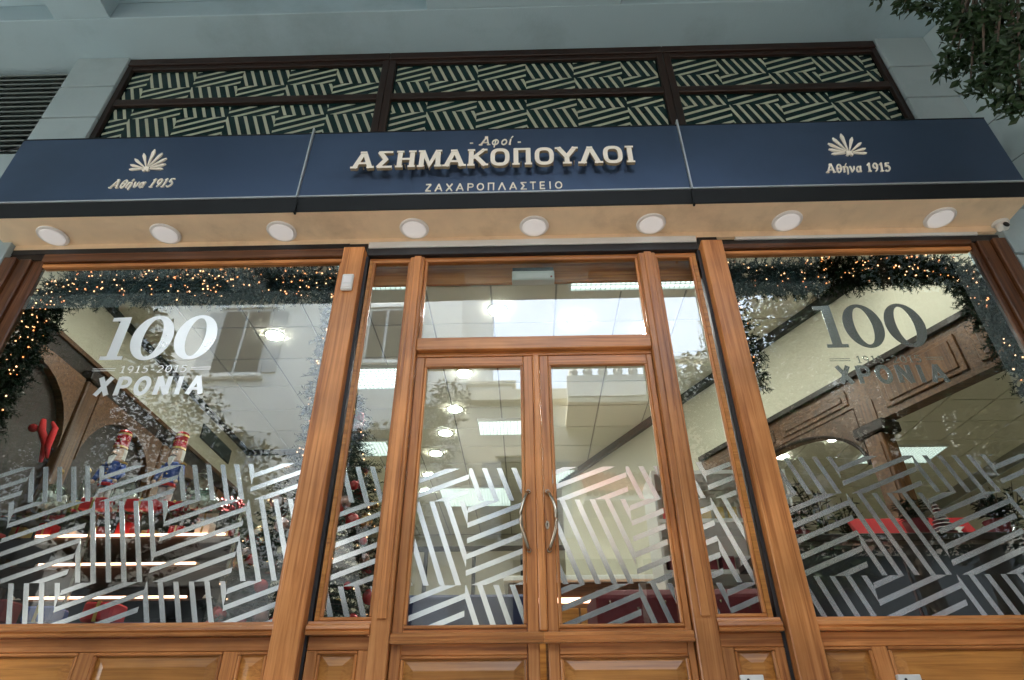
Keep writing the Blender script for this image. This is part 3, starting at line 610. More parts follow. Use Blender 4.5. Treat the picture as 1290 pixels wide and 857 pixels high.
# left side wall: painted above, walnut panelling with arched niches below
lw = thing('interior_wall', 'beige left wall of the shop with walnut panelling below and a dark vent grille', 'wall', (-4.05, 2.6, 0))
B(-4.2, -4.03, .06, 5.2, 3.36, 3.97).build('painted_wall', beige, lw); B(-4.2, -3.99, .06, 5.2, 3.32, 3.359).build('top_rail', wih, lw); B(-4.2, -4.012, .06, 5.2, 0, 3.319).build('panelling', wdkv, lw)
B(-4.029, -3.985, .1, 5.2, 3.89, 3.953).build('cornice', black, lw)
B(-4.029, -4.015, 3.86, 4.72, 3.56, 3.75).build('vent_grille', black, lw)
for k in range(9): B(-4.014, -4.006, 3.88, 4.70, 3.575+.019*k, 3.583+.019*k).build('grille_bar', louv, lw)
for y0 in (.35, 1.75, 3.15, 4.55):
    for a, b in ((y0-.09, y0+.09),): B(-4.011, -3.93, a, b, 0, 3.12).build('pilaster', wiv, lw, bev=.008); B(-4.011, -3.90, a-.03, b+.03, 3.121, 3.22).build('capital', wdk, lw, bev=.01)
    if y0 < 4:
        m = MB(); n = 14; yc, r = y0+.7, .58; P = []
        for k in range(n):                       # arched head between pilasters
            a0, a1 = pi*k/n, pi*(k+1)/n; q = lambda a, rr: (yc-rr*cos(a), 2.45+rr*sin(a)*.95)
            (ya, za), (yb, zb) = q(a0, r), q(a1, r)
            m.quadbox([(-4.011, ya, za), (-3.945, ya, za), (-3.945, yb, zb), (-4.011, yb, zb), (-4.011, ya, 3.12), (-3.945, ya, 3.12), (-3.945, yb, 3.12), (-4.011, yb, 3.12)])
        m.build('arch_board', wih, lw)
bw = thing('interior_wall', 'pale corner wall at the back left of the shop ceiling line', 'wall', (-3.5, 5.3, 0))
B(-4.2, -3.02, 5.201, 5.35, 0, 3.97).build('painted_wall', beige, bw); B(-4.02, -3.0, 5.15, 5.2005, 3.88, 3.953).build('cornice', black, bw); B(-3.2, -3.021, 5.351, 9.7, 0, 3.97).build('painted_wall', beige, bw)
rw = thing('interior_wall', 'back wall of the shop with pale cupboards in black frames behind the left door leaf', 'wall', (-.5, 9.7, 0))
B(-3.2, 8, 9.6, 9.8, 0, 3.97).build('painted_wall', beige, rw); B(-3.0, 1.0, 9.5, 9.599, 3.62, 3.72).build('black_rail', black, rw)
for k in range(5): B(-2.9+k*.95, -2.9+k*.95+.87, 9.45, 9.59, 2.65, 3.6).build('cupboard_door', mat('cupboard_cream', (.50, .46, .36), .5) if k == 0 else bpy.data.materials['cupboard_cream'], rw); B(-2.98+k*.95, -2.92+k*.95, 9.43, 9.6, 1.0, 3.61).build('black_post', black, rw)
B(-3.0, 1.9, 9.38, 9.6, 2.52, 2.60).build('black_rail', black, rw); B(-3.0, 1.9, 9.2, 9.6, 1.9, 2.5).build('wooden_shelf', wih, rw)
# slanting wall with the wooden arcade at right
AP = Vector((3.72, .1)); AU = Vector((-.436, .9)).normalized(); AN = Vector((AU.y, -AU.x))    # AN points to the back room
def aw(s, z, d=0): p = AP + AU*s + AN*d; return (p.x, p.y, z)
def abox(s0, s1, d0, d1, z0, z1, mb=None):
    mb = mb or MB(); return mb.quadbox([aw(s0, z0, d0), aw(s1, z0, d0), aw(s1, z0, d1), aw(s0, z0, d1), aw(s0, z1, d0), aw(s1, z1, d0), aw(s1, z1, d1), aw(s0, z1, d1)])
ar = thing('wooden_arcade', 'walnut arcade of panelled beam, arch and column under a slanting beige wall at right', 'partition', aw(2, 0))
abox(0, 7.2, 0, .12, 3.10, 3.955).build('painted_wall', beige, ar)
abox(0, 7.2, -.06, -.001, 3.86, 3.953).build('cornice', black, ar); abox(0, 3.9, -.05, .14, 3.05, 3.099).build('beam_cap', wdk, ar)
abox(0, 1.72, -.01, .12, 2.60, 3.049).build('beam_board', wih, ar)
abox(1.721, 3.9, -.012, .12, 2.80, 3.049).build('beam_board', wih, ar)
for s0, s1, z0, z1 in ((.15, .80, 2.66, 2.98), (.90, 1.60, 2.66, 2.98), (1.92, 2.7, 2.84, 2.98), (2.8, 3.6, 2.84, 2.98)):
    abox(s0, s1, -.028, -.013, z0, z1).build('beam_panel', wih, ar, bev=.006); abox(s0+.05, s1-.05, -.040, -.029, z0+.04, z1-.04).build('beam_panel', wiv, ar, bev=.006)
for sc_, lab in ((1.80, 0), (3.74, 0)):
    abox(sc_-.09, sc_+.09, -.03, .13, 0, 2.50).build('column', wiv, ar, bev=.01); abox(sc_-.15, sc_+.15, -.06, .16, 2.505, 2.60).build('capital', wdk, ar, bev=.012); abox(sc_-.055, sc_+.055, -.040, -.031, .9, 2.42).build('column_panel', wih, ar)
    abox(sc_-.09, sc_+.09, -.02, .13, 2.601, 2.799).build('column_head', wiv, ar)
m = MB(); n = 16; sc_, r = 2.77, .86
for k in range(n):
    a0, a1 = pi*k/n, pi*(k+1)/n
    sa, za, sb_, zb_ = sc_-r*cos(a0), 2.28+.48*sin(a0), sc_-r*cos(a1), 2.28+.48*sin(a1)
    m.quadbox([aw(sa, za, .0), aw(sb_, zb_, .0), aw(sb_, zb_, .1), aw(sa, za, .1), aw(sa, 2.799, .0), aw(sb_, 2.799, .0), aw(sb_, 2.799, .1), aw(sa, 2.799, .1)])
m.build('arch_board', wih, ar)
m = MB().tube([aw(sc_-r*cos(pi*k/20), 2.285+.48*sin(pi*k/20), -.012) for k in range(21)], .016, 6); m.build('arch_moulding', wdk, ar)
m = abox(3.9, 7.2, 0, .12, 0, 3.099); m.build('painted_wall', beige, ar)
w2 = thing('interior_wall', 'greenish pale end wall of the back room behind the wooden column', 'wall', (7.7, 5, 0)); B(7.6, 7.8, .06, 9.6, 0, 3.97).build('painted_wall', beige, w2); B(3.74, 7.6, .06, .2, 0, 3.97).build('painted_wall', beige, w2)

# ---- fir foliage made of needles
def sprig(mb, p, d, L, nl, n):
    d = d.normalized(); a = d.cross(Vector((0, 0, 1))); a = a.normalized() if a.length > .01 else Vector((1, 0, 0)); c_ = d.cross(a)
    i = len(mb.v); e = p+d*L; mb.v += [tuple(p-a*.003), tuple(p+a*.003), tuple(e)]; mb.f.append([i, i+1, i+2])
    for k in range(n):
        u = (k+.3)/n; b = p+d*L*u; ang = random.uniform(0, 2*pi); s_ = a*cos(ang)+c_*sin(ang); tip = b+(s_*.8+d*.75)*nl*random.uniform(.7, 1.15)*(1-.35*u); w = d*.0042
        i = len(mb.v); mb.v += [tuple(b-w), tuple(b+w), tuple(tip)]; mb.f.append([i, i+1, i+2])
def rv(): return Vector((random.gauss(0, 1), random.gauss(0, 1), random.gauss(0, 1))).normalized()
bm_ = {}
def small_ball(parent, name, p, r, m, n=8):
    k = (name, m.name, round(r, 4), n)
    if k not in bm_:
        o = MB().ball((0, 0, 0), r, n).build(name, m, parent, smooth=True); bm_[k] = o.data
    else: o = link(name, bm_[k], parent)
    o.location = tuple(p); return o
def garland(label, path, rad, dens, nb, bulb_spread, loc):
    t = thing('garland', label, 'garland', loc, 'fir garlands inside the shop windows')
    mb = MB(); seg = [(Vector(a), Vector(b), ra, rb) for (a, ra), (b, rb) in zip(zip(path, rad), zip(path[1:], rad[1:]))]; T = sum((b-a).length for a, b, _, _ in seg)
    def pick():
        x = random.uniform(0, T)
        for a, b, ra, rb in seg:
            l = (b-a).length
            if x <= l: return a.lerp(b, x/l), ra+(rb-ra)*x/l, (b-a).normalized()
            x -= l
        return seg[-1][1], seg[-1][3], (seg[-1][1]-seg[-1][0]).normalized()
    for _ in range(int(T*dens)):
        p, r, d = pick(); s_ = rv(); s_.y *= .45; q = p+s_*r*random.random()**.6
        dd = (s_+rv()*.6+Vector((0, -.1, -.35))); sprig(mb, q, dd, random.uniform(.04, .085), .030, 13)
    mb.build('foliage', garm, t)['kind'] = 'stuff'
    mb = MB(); mb.tube([p for p in path], .008, 6); mb.build('wire', bark, t)
    for k in range(nb):
        p, r, d = pick(); s_ = rv(); s_.y = -abs(s_.y)*.6-.15
        small_ball(t, 'bulb', p+s_*r*random.uniform(.5, 1.05), random.choice((.0034, .0044, .0056)), random.choice((bulbm, bulbw, bulbw)), 6)
    return t
gy = .13
garland('fir garland with many fairy lights along the top and left side of the left window', [(-3.27, gy, 1.75), (-3.24, gy, 2.15), (-3.20, gy, 2.55), (-3.20, gy, 2.90), (-3.0, gy, 2.99), (-2.4, gy, 2.96), (-1.8, gy, 2.96), (-1.22, gy, 2.96)], [.14, .14, .13, .15, .15, .14, .14, .14], 1500, 280, 1, (-2.3, gy, 2.9))
garland('fir garland with fairy lights along the top and right side of the right window', [(1.36, gy, 2.95), (1.7, gy, 2.93), (2.2, gy, 2.97), (2.75, gy, 3.0), (2.96, gy, 2.90), (3.0, gy, 2.5), (3.08, gy, 2.0)], [.13, .15, .13, .12, .15, .15, .15], 1500, 150, 1, (2.2, gy, 2.9))
garland('thin hanging end of garland just right of the right wooden post', [(1.37, gy, 2.88), (1.40, gy, 2.5), (1.42, gy, 2.12)], [.06, .05, .02], 260, 8, 1, (1.4, gy, 2.5))
garland('thin fir garland hanging at the right edge of the left window', [(-1.24, gy, 2.9), (-1.26, gy, 2.5), (-1.25, gy, 1.9)], [.05, .05, .05], 240, 16, 1, (-1.25, gy, 2.4))

# ---- Christmas tree behind the left wooden post
xt = thing('christmas_tree', 'tall fir tree with red and gold baubles and fairy lights behind the left wooden post', 'christmas tree', (-1.33, .85, .02))
tb = Vector((-1.33, .85, 0)); mb = MB(); wd_ = MB()
wd_.tube([tb+Vector((0, 0, .02)), tb+Vector((0, 0, 1.4)), tb+Vector((0, 0, 2.5))], [.035, .022, .006], 8)
def tr(z): return .07+.66*(2.58-z)/2.1
tips = []
for k in range(330):
    z = .45+2.07*(k/330)**.9; R = tr(z)*random.uniform(.75, 1.08); a = k*2.399+random.uniform(-.3, .3)
    d = Vector((cos(a), sin(a), -.18)); p0 = tb+Vector((0, 0, z)); p1 = p0+d*R; tips.append((p1, d)); wd_.tube([p0, p1], [.006, .002], 4, cap=False)
    nn = max(3, int(R/.055))
    for q in range(nn):
        u = (q+1)/nn
        for s_ in (-1, 1, 0): sprig(mb, p0.lerp(p1, u*.95), d+Vector((-d.y, d.x, 0))*s_*.8+rv()*.3, random.uniform(.07, .12), .034, 11)
wd_.build('trunk', bark, xt); mb.build('foliage', treem, xt)['kind'] = 'stuff'
for k in range(120):
    z = random.uniform(.75, 2.45); a = random.uniform(0, 2*pi); R = tr(z)*random.uniform(.85, 1.02)
    small_ball(xt, 'bauble', tb+Vector((cos(a)*R, sin(a)*R, z-.04)), random.choice((.024, .032, .040, .046)), random.choice((redg, redg, goldg, goldg, pinkg)), 12)
for k in range(120):
    z = random.uniform(.6, 2.5); a = random.uniform(0, 2*pi); R = tr(z)*random.uniform(.8, 1.05); small_ball(xt, 'bulb', tb+Vector((cos(a)*R, sin(a)*R, z)), .005, bulbw, 6)
small_ball(xt, 'bauble', tb+Vector((0, 0, 2.56)), .04, goldg, 12)

# ---- left display case and the goods on it
ct = thing('display_case', 'dark display case with warm lit shelves at the lower left behind the window', 'display case', (-2.9, 1.2, .02))
B(-4.0, -1.95, 1.0, 1.75, .02, .80).build('base', wdk, ct, bev=.01); B(-4.0, -1.95, .95, 1.75, 1.655, 1.675).build('top_shelf', glassmat('shelf_glass', (.7, .8, .78), 1.5, 2), ct)
B(-4.0, -1.95, 1.70, 1.75, .8, 1.655).build('back_board', black, ct)
for z in (1.52, 1.33, 1.12): B(-3.9, -1.98, 1.05, 1.69, z, z+.012).build('shelf', wdk, ct); B(-3.35+.1*(z < 1.4), -2.05-.15*(z < 1.4), 1.03, 1.045, z+.014, z+.026).build('warm_tube', warmtube, ct); B(-3.4, -2.1, 1.2, 1.215, z+.03, z+.040).build('warm_tube', warmtube, ct)
for x in (-3.98, -2.97, -1.97): B(x, x+.018, 1.0, 1.02, .8, 1.655).build('corner_bar', steel, ct)
ORD2 = ['first', 'second', 'third', 'fourth', 'fifth', 'sixth', 'seventh', 'eighth', 'ninth', 'tenth']
ORD = ['first', 'second', 'third', 'fourth', 'fifth', 'sixth', 'seventh', 'eighth']
for k in range(16):
    x = -3.8+k*.11; z = (1.346, 1.136)[k % 2]; tk = thing('pastry_tray', ('upper' if k % 2 == 0 else 'lower') + ' shelf gilt tray of sweets, ' + ORD[k//2] + ' from the left end of the lit case', 'tray', (x, 1.3, z), 'trays inside the lit display case'); B(x-.045, x+.045, 1.15, 1.45, z, z+.008).build('tray', goldg, tk)
    s_ = MB()
    for q in range(4): s_.ball((x+random.uniform(-.02, .02), 1.2+q*.065, z+.028), .022, 6)
    s_.build('sweets', random.choice((candy, redg, goldp)), tk)['kind'] = 'stuff'
for k in range(10):
    x = -3.72+k*.185; m_ = (redc, goldp, redg, whitp, redd)[k % 5]; h = .07+.035*((k*7) % 3)
    t = thing('sweet_box', ORD2[k]+' of the '+'small ribboned sweet boxes on the top lit shelf, counted from the left', 'box', (x, 1.12, 1.532), 'small boxes on the top lit shelf'); B(x-.05, x+.05, 1.08, 1.17, 1.5325, 1.532+h*.8).build('carton', m_, t, bev=.004); B(x-.006, x+.006, 1.078, 1.172, 1.5323, 1.534+h*.8).build('ribbon', goldp if m_ != goldp else redc, t)
def nutcracker(x, y, z, H, label):
    t = thing('nutcracker', label, 'nutcracker', (x, y, z), 'nutcracker soldiers on the display case'); h = H/.63
    L = lambda prof, nm, m, dx=0, dy=0, n=16, par=t: MB().lathe([(r*h, zz*h) for r, zz in prof], (x+dx*h, y+dy*h, z), n).build(nm, m, par, smooth=False)
    MB().box(x-.07*h, x+.07*h, y-.055*h, y+.055*h, z, z+.035*h).build('base', redg, t, bev=.004)
    for s in (-1, 1):
        L([(.026, .036), (.028, .06), (.022, .08), (.024, .20), (.026, .22)], 'leg', blackp if 0 else whitp, s*.03); L([(.030, .036), (.031, .05), (.027, .10), (.025, .105)], 'boot', blackp, s*.03)
        MB().tube([(x+s*.062*h, y, z+.375*h), (x+s*.085*h, y-.01, z+.31*h), (x+s*.078*h, y-.045*h, z+.255*h)], [.021*h, .018*h, .014*h], 10).build('arm', bluep, t, smooth=True)
        small_ball(t, 'hand', (x+s*.078*h, y-.05*h, z+.243*h), .015*h, skin, 8)
        MB().lathe([(.026*h, 0), (.028*h, .008*h), (.018*h, .014*h)], (x+s*.062*h, y, z+.385*h), 10).build('epaulette', goldp, t)
    L([(.052, .215), (.056, .25), (.046, .27), (.054, .34), (.06, .385), (.035, .40)], 'torso', bluep); L([(.048, .262), (.050, .272)], 'belt', goldp); L([(.057, .215), (.058, .23), (.053, .245)], 'coat_hem', redg)
    for k in range(3): small_ball(t, 'button', (x, y-.057*h, z+(.30+.03*k)*h), .006*h, goldp, 6)
    hd = L([(.030, .395), (.040, .41), (.044, .44), (.043, .48), (.040, .50)], 'head', skin)
    L([(.046, .498), (.047, .51), (.046, .625), (.042, .632), (.02, .638)], 'hat', redg); L([(.0485, .50), (.0485, .515)], 'hat_band', goldp); L([(.0478, .60), (.0478, .614)], 'hat_band', goldp)
    for k in range(6): a = -pi/2+(k-2.5)*.5; small_ball(t, 'hat_stud', (x+.047*h*cos(a), y+.047*h*sin(a), z+.56*h), .005*h, goldp, 6)
    for s in (-1, 1): small_ball(hd, 'eye', (x+s*.016*h, y-.040*h, z+.472*h), .0065*h, whitp, 8); small_ball(hd, 'pupil', (x+s*.016*h, y-.0455*h, z+.472*h), .003*h, blackp, 6); MB().tube([(x+s*.008*h, y-.044*h, z+.486*h), (x+s*.016*h, y-.044*h, z+.490*h), (x+s*.025*h, y-.039*h, z+.484*h)], .0022*h, 5).build('eyebrow', blackp, hd)
    MB().tube([(x, y-.042*h, z+.470*h), (x, y-.056*h, z+.450*h)], [.004*h, .008*h], 8).build('nose', skin, hd); B(x-.017*h, x+.017*h, y-.047*h, y-.038*h, z+.424*h, z+.436*h).build('teeth', whitp, hd)
    MB().tube([(x-.024*h, y-.040*h, z+.438*h), (x, y-.050*h, z+.446*h), (x+.024*h, y-.040*h, z+.438*h)], .004*h, 6).build('moustache', blackp, hd)
    MB().prism([(x-.020*h, z+.422*h), (x+.020*h, z+.422*h), (x+.014*h, z+.375*h), (x, z+.355*h), (x-.014*h, z+.375*h)], y-.062*h, y-.044*h).build('beard', whitp, hd, bev=.003)
    L([(.046, .42), (.047, .45), (.046, .497)], 'hair', whitp, 0, .012)
    return t
nutcracker(-3.03, 1.1, 1.676, .66, 'left nutcracker soldier in red hat and blue coat on the display case')
nutcracker(-2.585, 1.1, 1.676, .64, 'right nutcracker soldier in red hat and blue coat on the display case')
def jar(x, y, z, r, h, label, fill):
    t = thing('glass_jar', label, 'jar', (x, y, z), 'glass jars of sweets on the display case')
    MB().lathe([(r*.8, 0), (r, .02), (r, h*.7), (r*.6, h*.85), (r*.62, h*.9)], (x, y, z+.001), 18).build('jar_body', jarg, t, smooth=True); MB().lathe([(r*.66, h*.9), (r*.6, h*.95), (r*.2, h)], (x, y, z+.002), 16).build('lid', jarg, t, smooth=True); MB().ball((x, y, z+h*1.06), r*.2, 8).build('knob', jarg, t, smooth=True)
    s_ = MB()
    for k in range(70): a = random.uniform(0, 2*pi); q = r*.8*sqrt(random.random()); s_.ball((x+q*cos(a), y+q*sin(a), z+.03+random.random()*h*.5), r*.16, 6)
    s_.build('sweets', fill, t)['kind'] = 'stuff'
jar(-2.80, 1.0, 1.676, .095, .24, 'glass jar of pale sweets between the two nutcrackers', candy); jar(-2.32, 1.05, 1.676, .085, .30, 'tall glass jar right of the right nutcracker', candy); jar(-3.30, .98, 1.676, .10, .20, 'wide glass jar left of the left nutcracker', candy); jar(-2.22, .98, 1.676, .10, .14, 'low glass jar of white sweets by the fir tree', candy)
for x, y, h, lb in ((-3.45, 1.15, .40, 'leftmost slim glass bottle with round stopper on the display case'), (-3.30, 1.22, .44, 'middle slim glass bottle with gold stopper on the display case'), (-3.16, 1.2, .36, 'glass bottle with round stopper beside the left nutcracker')):
    t = thing('glass_bottle', lb, 'bottle', (x, y, 1.676), 'glass bottles on the display case')
    MB().lathe([(.035, 0), (.045, .02), (.045, h*.45), (.015, h*.65), (.014, h*.85)], (x, y, 1.677), 16).build('bottle_body', jarg, t, smooth=True); MB().ball((x, y, 1.676+h*.92), .024, 10).build('stopper', goldg, t, smooth=True); MB().lathe([(.040, 0), (.040, h*.35)], (x, y, 1.69), 14).build('filling', goldp, t)
for x, y, w, h, lb in ((-2.93, .93, .09, .075, 'red gift box in front of the left nutcracker'), (-2.62, .95, .10, .07, 'red gift box in front of the right nutcracker'), (-2.47, 1.1, .07, .10, 'upright red gift box beside the right nutcracker')):
    t = thing('gift_box', lb, 'gift box', (x, y, 1.676), 'red gift boxes on the display case'); B(x-w, x+w, y-.05, y+.05, 1.677, 1.677+h).build('box', redc, t, bev=.003); B(x-.008, x+.008, y-.052, y+.052, 1.676, 1.679+h).build('ribbon', goldp, t)
    MB().tube([(x, y, 1.679+h), (x-.03, y, 1.70+h), (x-.035, y, 1.685+h), (x, y, 1.681+h), (x+.03, y, 1.70+h), (x+.035, y, 1.685+h), (x, y, 1.682+h)], .005, 6).build('bow', goldp, t)
def berries(x, y, z, n, R, label):
    t = thing('berry_sprig', label, 'decoration', (x, y, z), 'red berry sprigs'); m = MB(); w = MB()
    for k in range(n):
        d = rv(); d.z = abs(d.z); p = Vector((x, y, z))+d*R*random.uniform(.5, 1); m.ball(p, .012, 6); w.tube([(x, y, z), p], .002, 4)
    m.build('berries', redg, t)['kind'] = 'stuff'; w.build('stems', bark, t)['kind'] = 'stuff'
for k, (x, y) in enumerate(((-2.75, .86), (-2.48, .9), (-2.28, .86), (-3.1, .88), (-2.05, .95))):
    berries(x, 1.02+.02*k, 1.69, 34, .10, ('tight bunch of red berries between the nutcrackers', 'red berry bunch by the foot of the right nutcracker', 'red berry bunch in front of the tall glass jar', 'red berry bunch by the foot of the left nutcracker', 'red berry bunch nearest the fir tree')[k])
berries(-2.12, 1.15, 1.69, 40, .16, 'red berry sprig at the right end of the display case'); berries(-2.42, 1.2, 1.69, 30, .12, 'red berry sprig behind the right nutcracker')
rb = thing('red_ribbon', 'bright red hanging ribbon decoration at the far left behind the window', 'ribbon', (-3.7, 1.2, 2.45))
MB().tube([(-3.80, 1.2, 2.50), (-3.76, 1.18, 2.40), (-3.70, 1.2, 2.30), (-3.68, 1.2, 2.15)], [.02, .028, .03, .012], 8).build('tail', redc, rb, smooth=True); MB().tube([(-3.72, 1.2, 2.48), (-3.66, 1.18, 2.42), (-3.68, 1.2, 2.28), (-3.64, 1.2, 2.18)], [.012, .022, .026, .01], 8).build('tail', redc, rb, smooth=True); MB().ball((-3.83, 1.17, 2.42), .035, 10).build('berry', redg, rb, smooth=True)
cl = tag(MB().prof_x([(.55, .02), (.55, .86), (.60, .92), (.9, .93), (.9, .02)], -3.9, -2.1).build('draped_table', mat('plum_cloth', (.07, .012, .06), .7, var=.4), bev=.01), 'low table under plum coloured cloth at the bottom left of the window', 'table')
for k, (x, m_, lb) in enumerate(((-3.7, redc, 'red fabric bag on the plum table, leftmost'), (-3.42, goldp, 'gold parcel on the plum table'), (-3.15, redd, 'dark red pouch on the plum table'), (-2.85, bluep, 'blue box on the plum table'), (-2.5, redc, 'red round tin on the plum table, nearest the tree'))):
    t = thing('parcel', lb, 'parcel', (x, .72, .93)); B(x-.09, x+.09, .64, .80, .932, 1.02+.02*(k % 3)).build('wrap', m_, t, bev=.012); B(x-.01, x+.01, .638, .802, .931, 1.022+.02*(k % 3)).build('band', goldp if m_ != goldp else redc, t)
# ---- behind the doors
t = thing('bench', 'dark blue upholstered bench low behind the left door leaf', 'bench', (-.5, 1.3, .02)); B(-.9, .0, 1.1, 1.6, .5, .93).build('seat', mat('navy_upholstery', (.02, .03, .10), .6), t, bev=.03); B(-.85, -.05, 1.15, 1.55, .02, .499).build('base', wdk, t); B(-.9, .0, 1.6, 1.68, .5, 1.25).build('backrest', bpy.data.materials['navy_upholstery'], t, bev=.02)
t = thing('serving_counter', 'pale serving counter deep inside behind the doors with glowing front strip', 'counter', (.8, 4, .02)); B(-.2, 1.9, 3.6, 4.3, .02, 1.75).build('body', wih, t, bev=.01); B(-.25, 1.95, 3.5, 4.4, 1.751, 1.80).build('top', white, t, bev=.005); B(-.1, 1.8, 3.59, 3.599, 1.55, 1.60).build('warm_strip', warmtube, t)
for k in range(6): B(-.15+k*.34, .17+k*.34, 3.585, 3.5995, .2, 1.5).build('front_panel', wpv, t, bev=.004)
t = thing('velvet_table', 'table in dark red velvet at the foot of the right side window', 'table', (1.1, .5, .02)); MB().prof_x([(.22, .02), (.22, .96), (.26, 1.0), (.8, 1.02), (.8, .02)], .35, 1.32).build('velvet_cloth', redd, t, bev=.01)
for k in range(7): small_ball(t, 'stud', (.42+k*.14, .217, .93-.03*(k % 2)), .008, steel, 6)
t = thing('pale_shelves', 'pale open shelves with small cards behind the right side window', 'shelves', (1.5, 1.6, .02))
for z in (1.02, 1.35, 1.72, 2.1): B(1.0, 2.0, 1.5, 1.9, z, z+.03).build('shelf', white, t)
B(1.0, 2.0, 1.88, 1.92, 1.0, 2.13).build('back_board', beige, t); B(.98, 1.0, 1.5, 1.92, .02, 2.13).build('side_board', white, t); B(2.0, 2.02, 1.5, 1.92, .02, 2.13).build('side_board', white, t)
for k in range(9): B(1.05+k*.1, 1.12+k*.1, 1.6, 1.61, 1.751, 1.87).build('card', random.choice((lampw, redc, goldp, candy)), t)
for k in range(7): B(1.05+k*.13, 1.14+k*.13, 1.6, 1.7, 1.381, 1.50).build('carton', random.choice((lampw, redd, white, candy)), t)
# ---- right window display
t = thing('display_table', 'dark display table along the bottom of the right shop window', 'table', (2.3, .9, .02)); B(1.45, 3.5, .5, 1.3, 1.30, 1.345).build('top', wdk, t, bev=.005)
for x in (1.5, 3.42): 
    for y in (.55, 1.2): B(x, x+.05, y, y+.05, .02, 1.30).build('leg', wdkv, t)
B(1.5, 3.45, .56, .58, .3, 1.29).build('front_board', black, t)
t = thing('star_cloth', 'bright red cloth with a white star draped at the right window display', 'cloth', (2.6, .85, 1.35)); MB().prof_x([(.80, 1.346), (.79, 1.36), (.93, 1.56), (.95, 1.55), (.82, 1.346)], 2.10, 2.85).build('cloth', redc, t)
P = []
for k in range(10): a = pi/2+k*pi/5; r = .085 if k % 2 == 0 else .034; P.append((r*cos(a), r*sin(a)))
i = MB(); c0 = Vector((2.70, .845, 1.45)); up = Vector((0, .14, .2)).normalized(); nrm = Vector((0, -.2, .14)).normalized(); i.v = [tuple(c0+Vector((p[0], 0, 0))+up*p[1]+nrm*.012) for p in P]+[tuple(c0+Vector((p[0], 0, 0))+up*p[1]+nrm*.002) for p in P]; i.f = [list(range(10)), list(range(19, 9, -1))]+[[k, 10+k, 10+(k+1) % 10, (k+1) % 10] for k in range(10)]; i.build('star', whitp, t)
t = thing('bottle_brush_tree', 'small black and white bottle brush tree in front of the red star cloth', 'ornament', (2.56, .72, 1.346)); MB().lathe([(.03, 0), (.03, .02), (.008, .025), (.006, .26)], (2.56, .72, 1.346), 10).build('stem', blackp, t); m = MB(); m2 = MB()
for k in range(9): (m if 1 else m2).lathe([(.075-.007*k, 0), (.05-.005*k, .014)], (2.56, .72, 1.375+.024*k), 14); m2.lathe([(.0765-.007*k, 0), (.070-.007*k, .004)], (2.56, .72, 1.379+.024*k), 14)
m.build('bristles', blackp, t)['kind'] = 'stuff'; m2.build('snow_tips', whitp, t)['kind'] = 'stuff'
def plant(x, y, z, H, label, n=12):
    t = thing('potted_plant', label, 'plant', (x, y, z), 'potted plants at the right window'); MB().lathe([(.05, 0), (.07, .11), (.074, .12)], (x, y, z), 14).build('pot', redd, t); f = MB(); w = MB()
    for k in range(n):
        a = random.uniform(0, 2*pi); d = Vector((cos(a)*.35, sin(a)*.35, 1)); e = Vector((x, y, z+.1))+d*H*random.uniform(.6, 1); w.tube([(x, y, z+.1), tuple(e)], .003, 4)
        for q in range(7):
            b = Vector((x, y, z+.1)).lerp(e, .3+.1*q); s_ = rv(); s_.z *= .3; s_.normalize(); c_ = s_.cross(Vector((0, 0, 1)))*.013; i_ = len(f.v); f.v += [tuple(b), tuple(b+s_*.04+c_), tuple(b+s_*.085), tuple(b+s_*.04-c_)]; f.f.append([i_, i_+1, i_+2, i_+3])
    w.build('stems', bark, t)['kind'] = 'stuff'; f.build('leaves', treem, t)['kind'] = 'stuff'
plant(1.98, 1.0, 1.346, .42, 'tall leafy plant left on the right window display'); plant(2.2, 1.15, 1.346, .3, 'bushy plant left of the red star cloth', 18); plant(2.38, .68, 1.346, .17, 'small spreading plant in front of the left half of the star cloth', 16); plant(2.88, .70, 1.346, .2, 'small leafy plant in front of the right end of the star cloth', 18); plant(3.2, 1.0, 1.346, .34, 'tall dark plant at the right end of the window display', 18); plant(1.75, .9, 1.346, .25, 'low plant beside the right wooden post behind glass', 18)
for x, h, lb in ((2.95, .17, 'round glass jar right of the star cloth'), (3.12, .14, 'small glass jar at the right end of the window display')):
    jar(x, .85, 1.346, .07, h, lb, redg)
berries(3.0, 1.0, 1.35, 40, .14, 'dark red berry bunch at the right of the star cloth')

# ================================================================== THE STREET BEHIND THE CAMERA (seen in the glass)
struct(B(-300, 300, -300, 200, -.32, -.14).build('road', asph)); struct(B(-60, 60, -6.3, .0, -.139, 0).build('pavement', pave)); struct(B(-60, 60, -9.0, -8.6, -.139, -.01).build('pavement', pave))
def building(label, x0, x1, y0, y1, z1, m, wins, shutm=True):
    t = thing('street_building', label, 'building', ((x0+x1)/2, y0, 0)); B(x0, x1, y1, y0, -.1, z1).build('walls', m, t)
    for wx, wz, w, h in wins:
        fr = B(wx-w/2-.07, wx+w/2+.07, y0+.001, y0+.06, wz-.07, wz+h+.07).build('window_frame', shut, t); B(wx-w/2, wx-.03, y0+.061, y0+.066, wz, wz+h).build('window_pane', winm, fr); B(wx+.03, wx+w/2, y0+.061, y0+.066, wz, wz+h).build('window_pane', winm, fr)
        B(wx-w/2-.15, wx+w/2+.15, y0+.002, y0+.16, wz-.16, wz-.08).build('window_sill', m, t); B(wx-w/2-.12, wx+w/2+.12, y0+.002, y0+.12, wz+h+.08, wz+h+.16).build('window_cornice', m, t)
        if shutm:
            for s in (-1, 1): B(wx+s*(w/2+.08), wx+s*(w/2+.40), y0+.003, y0+.05, wz, wz+h).build('shutter', shut, t)
    return t
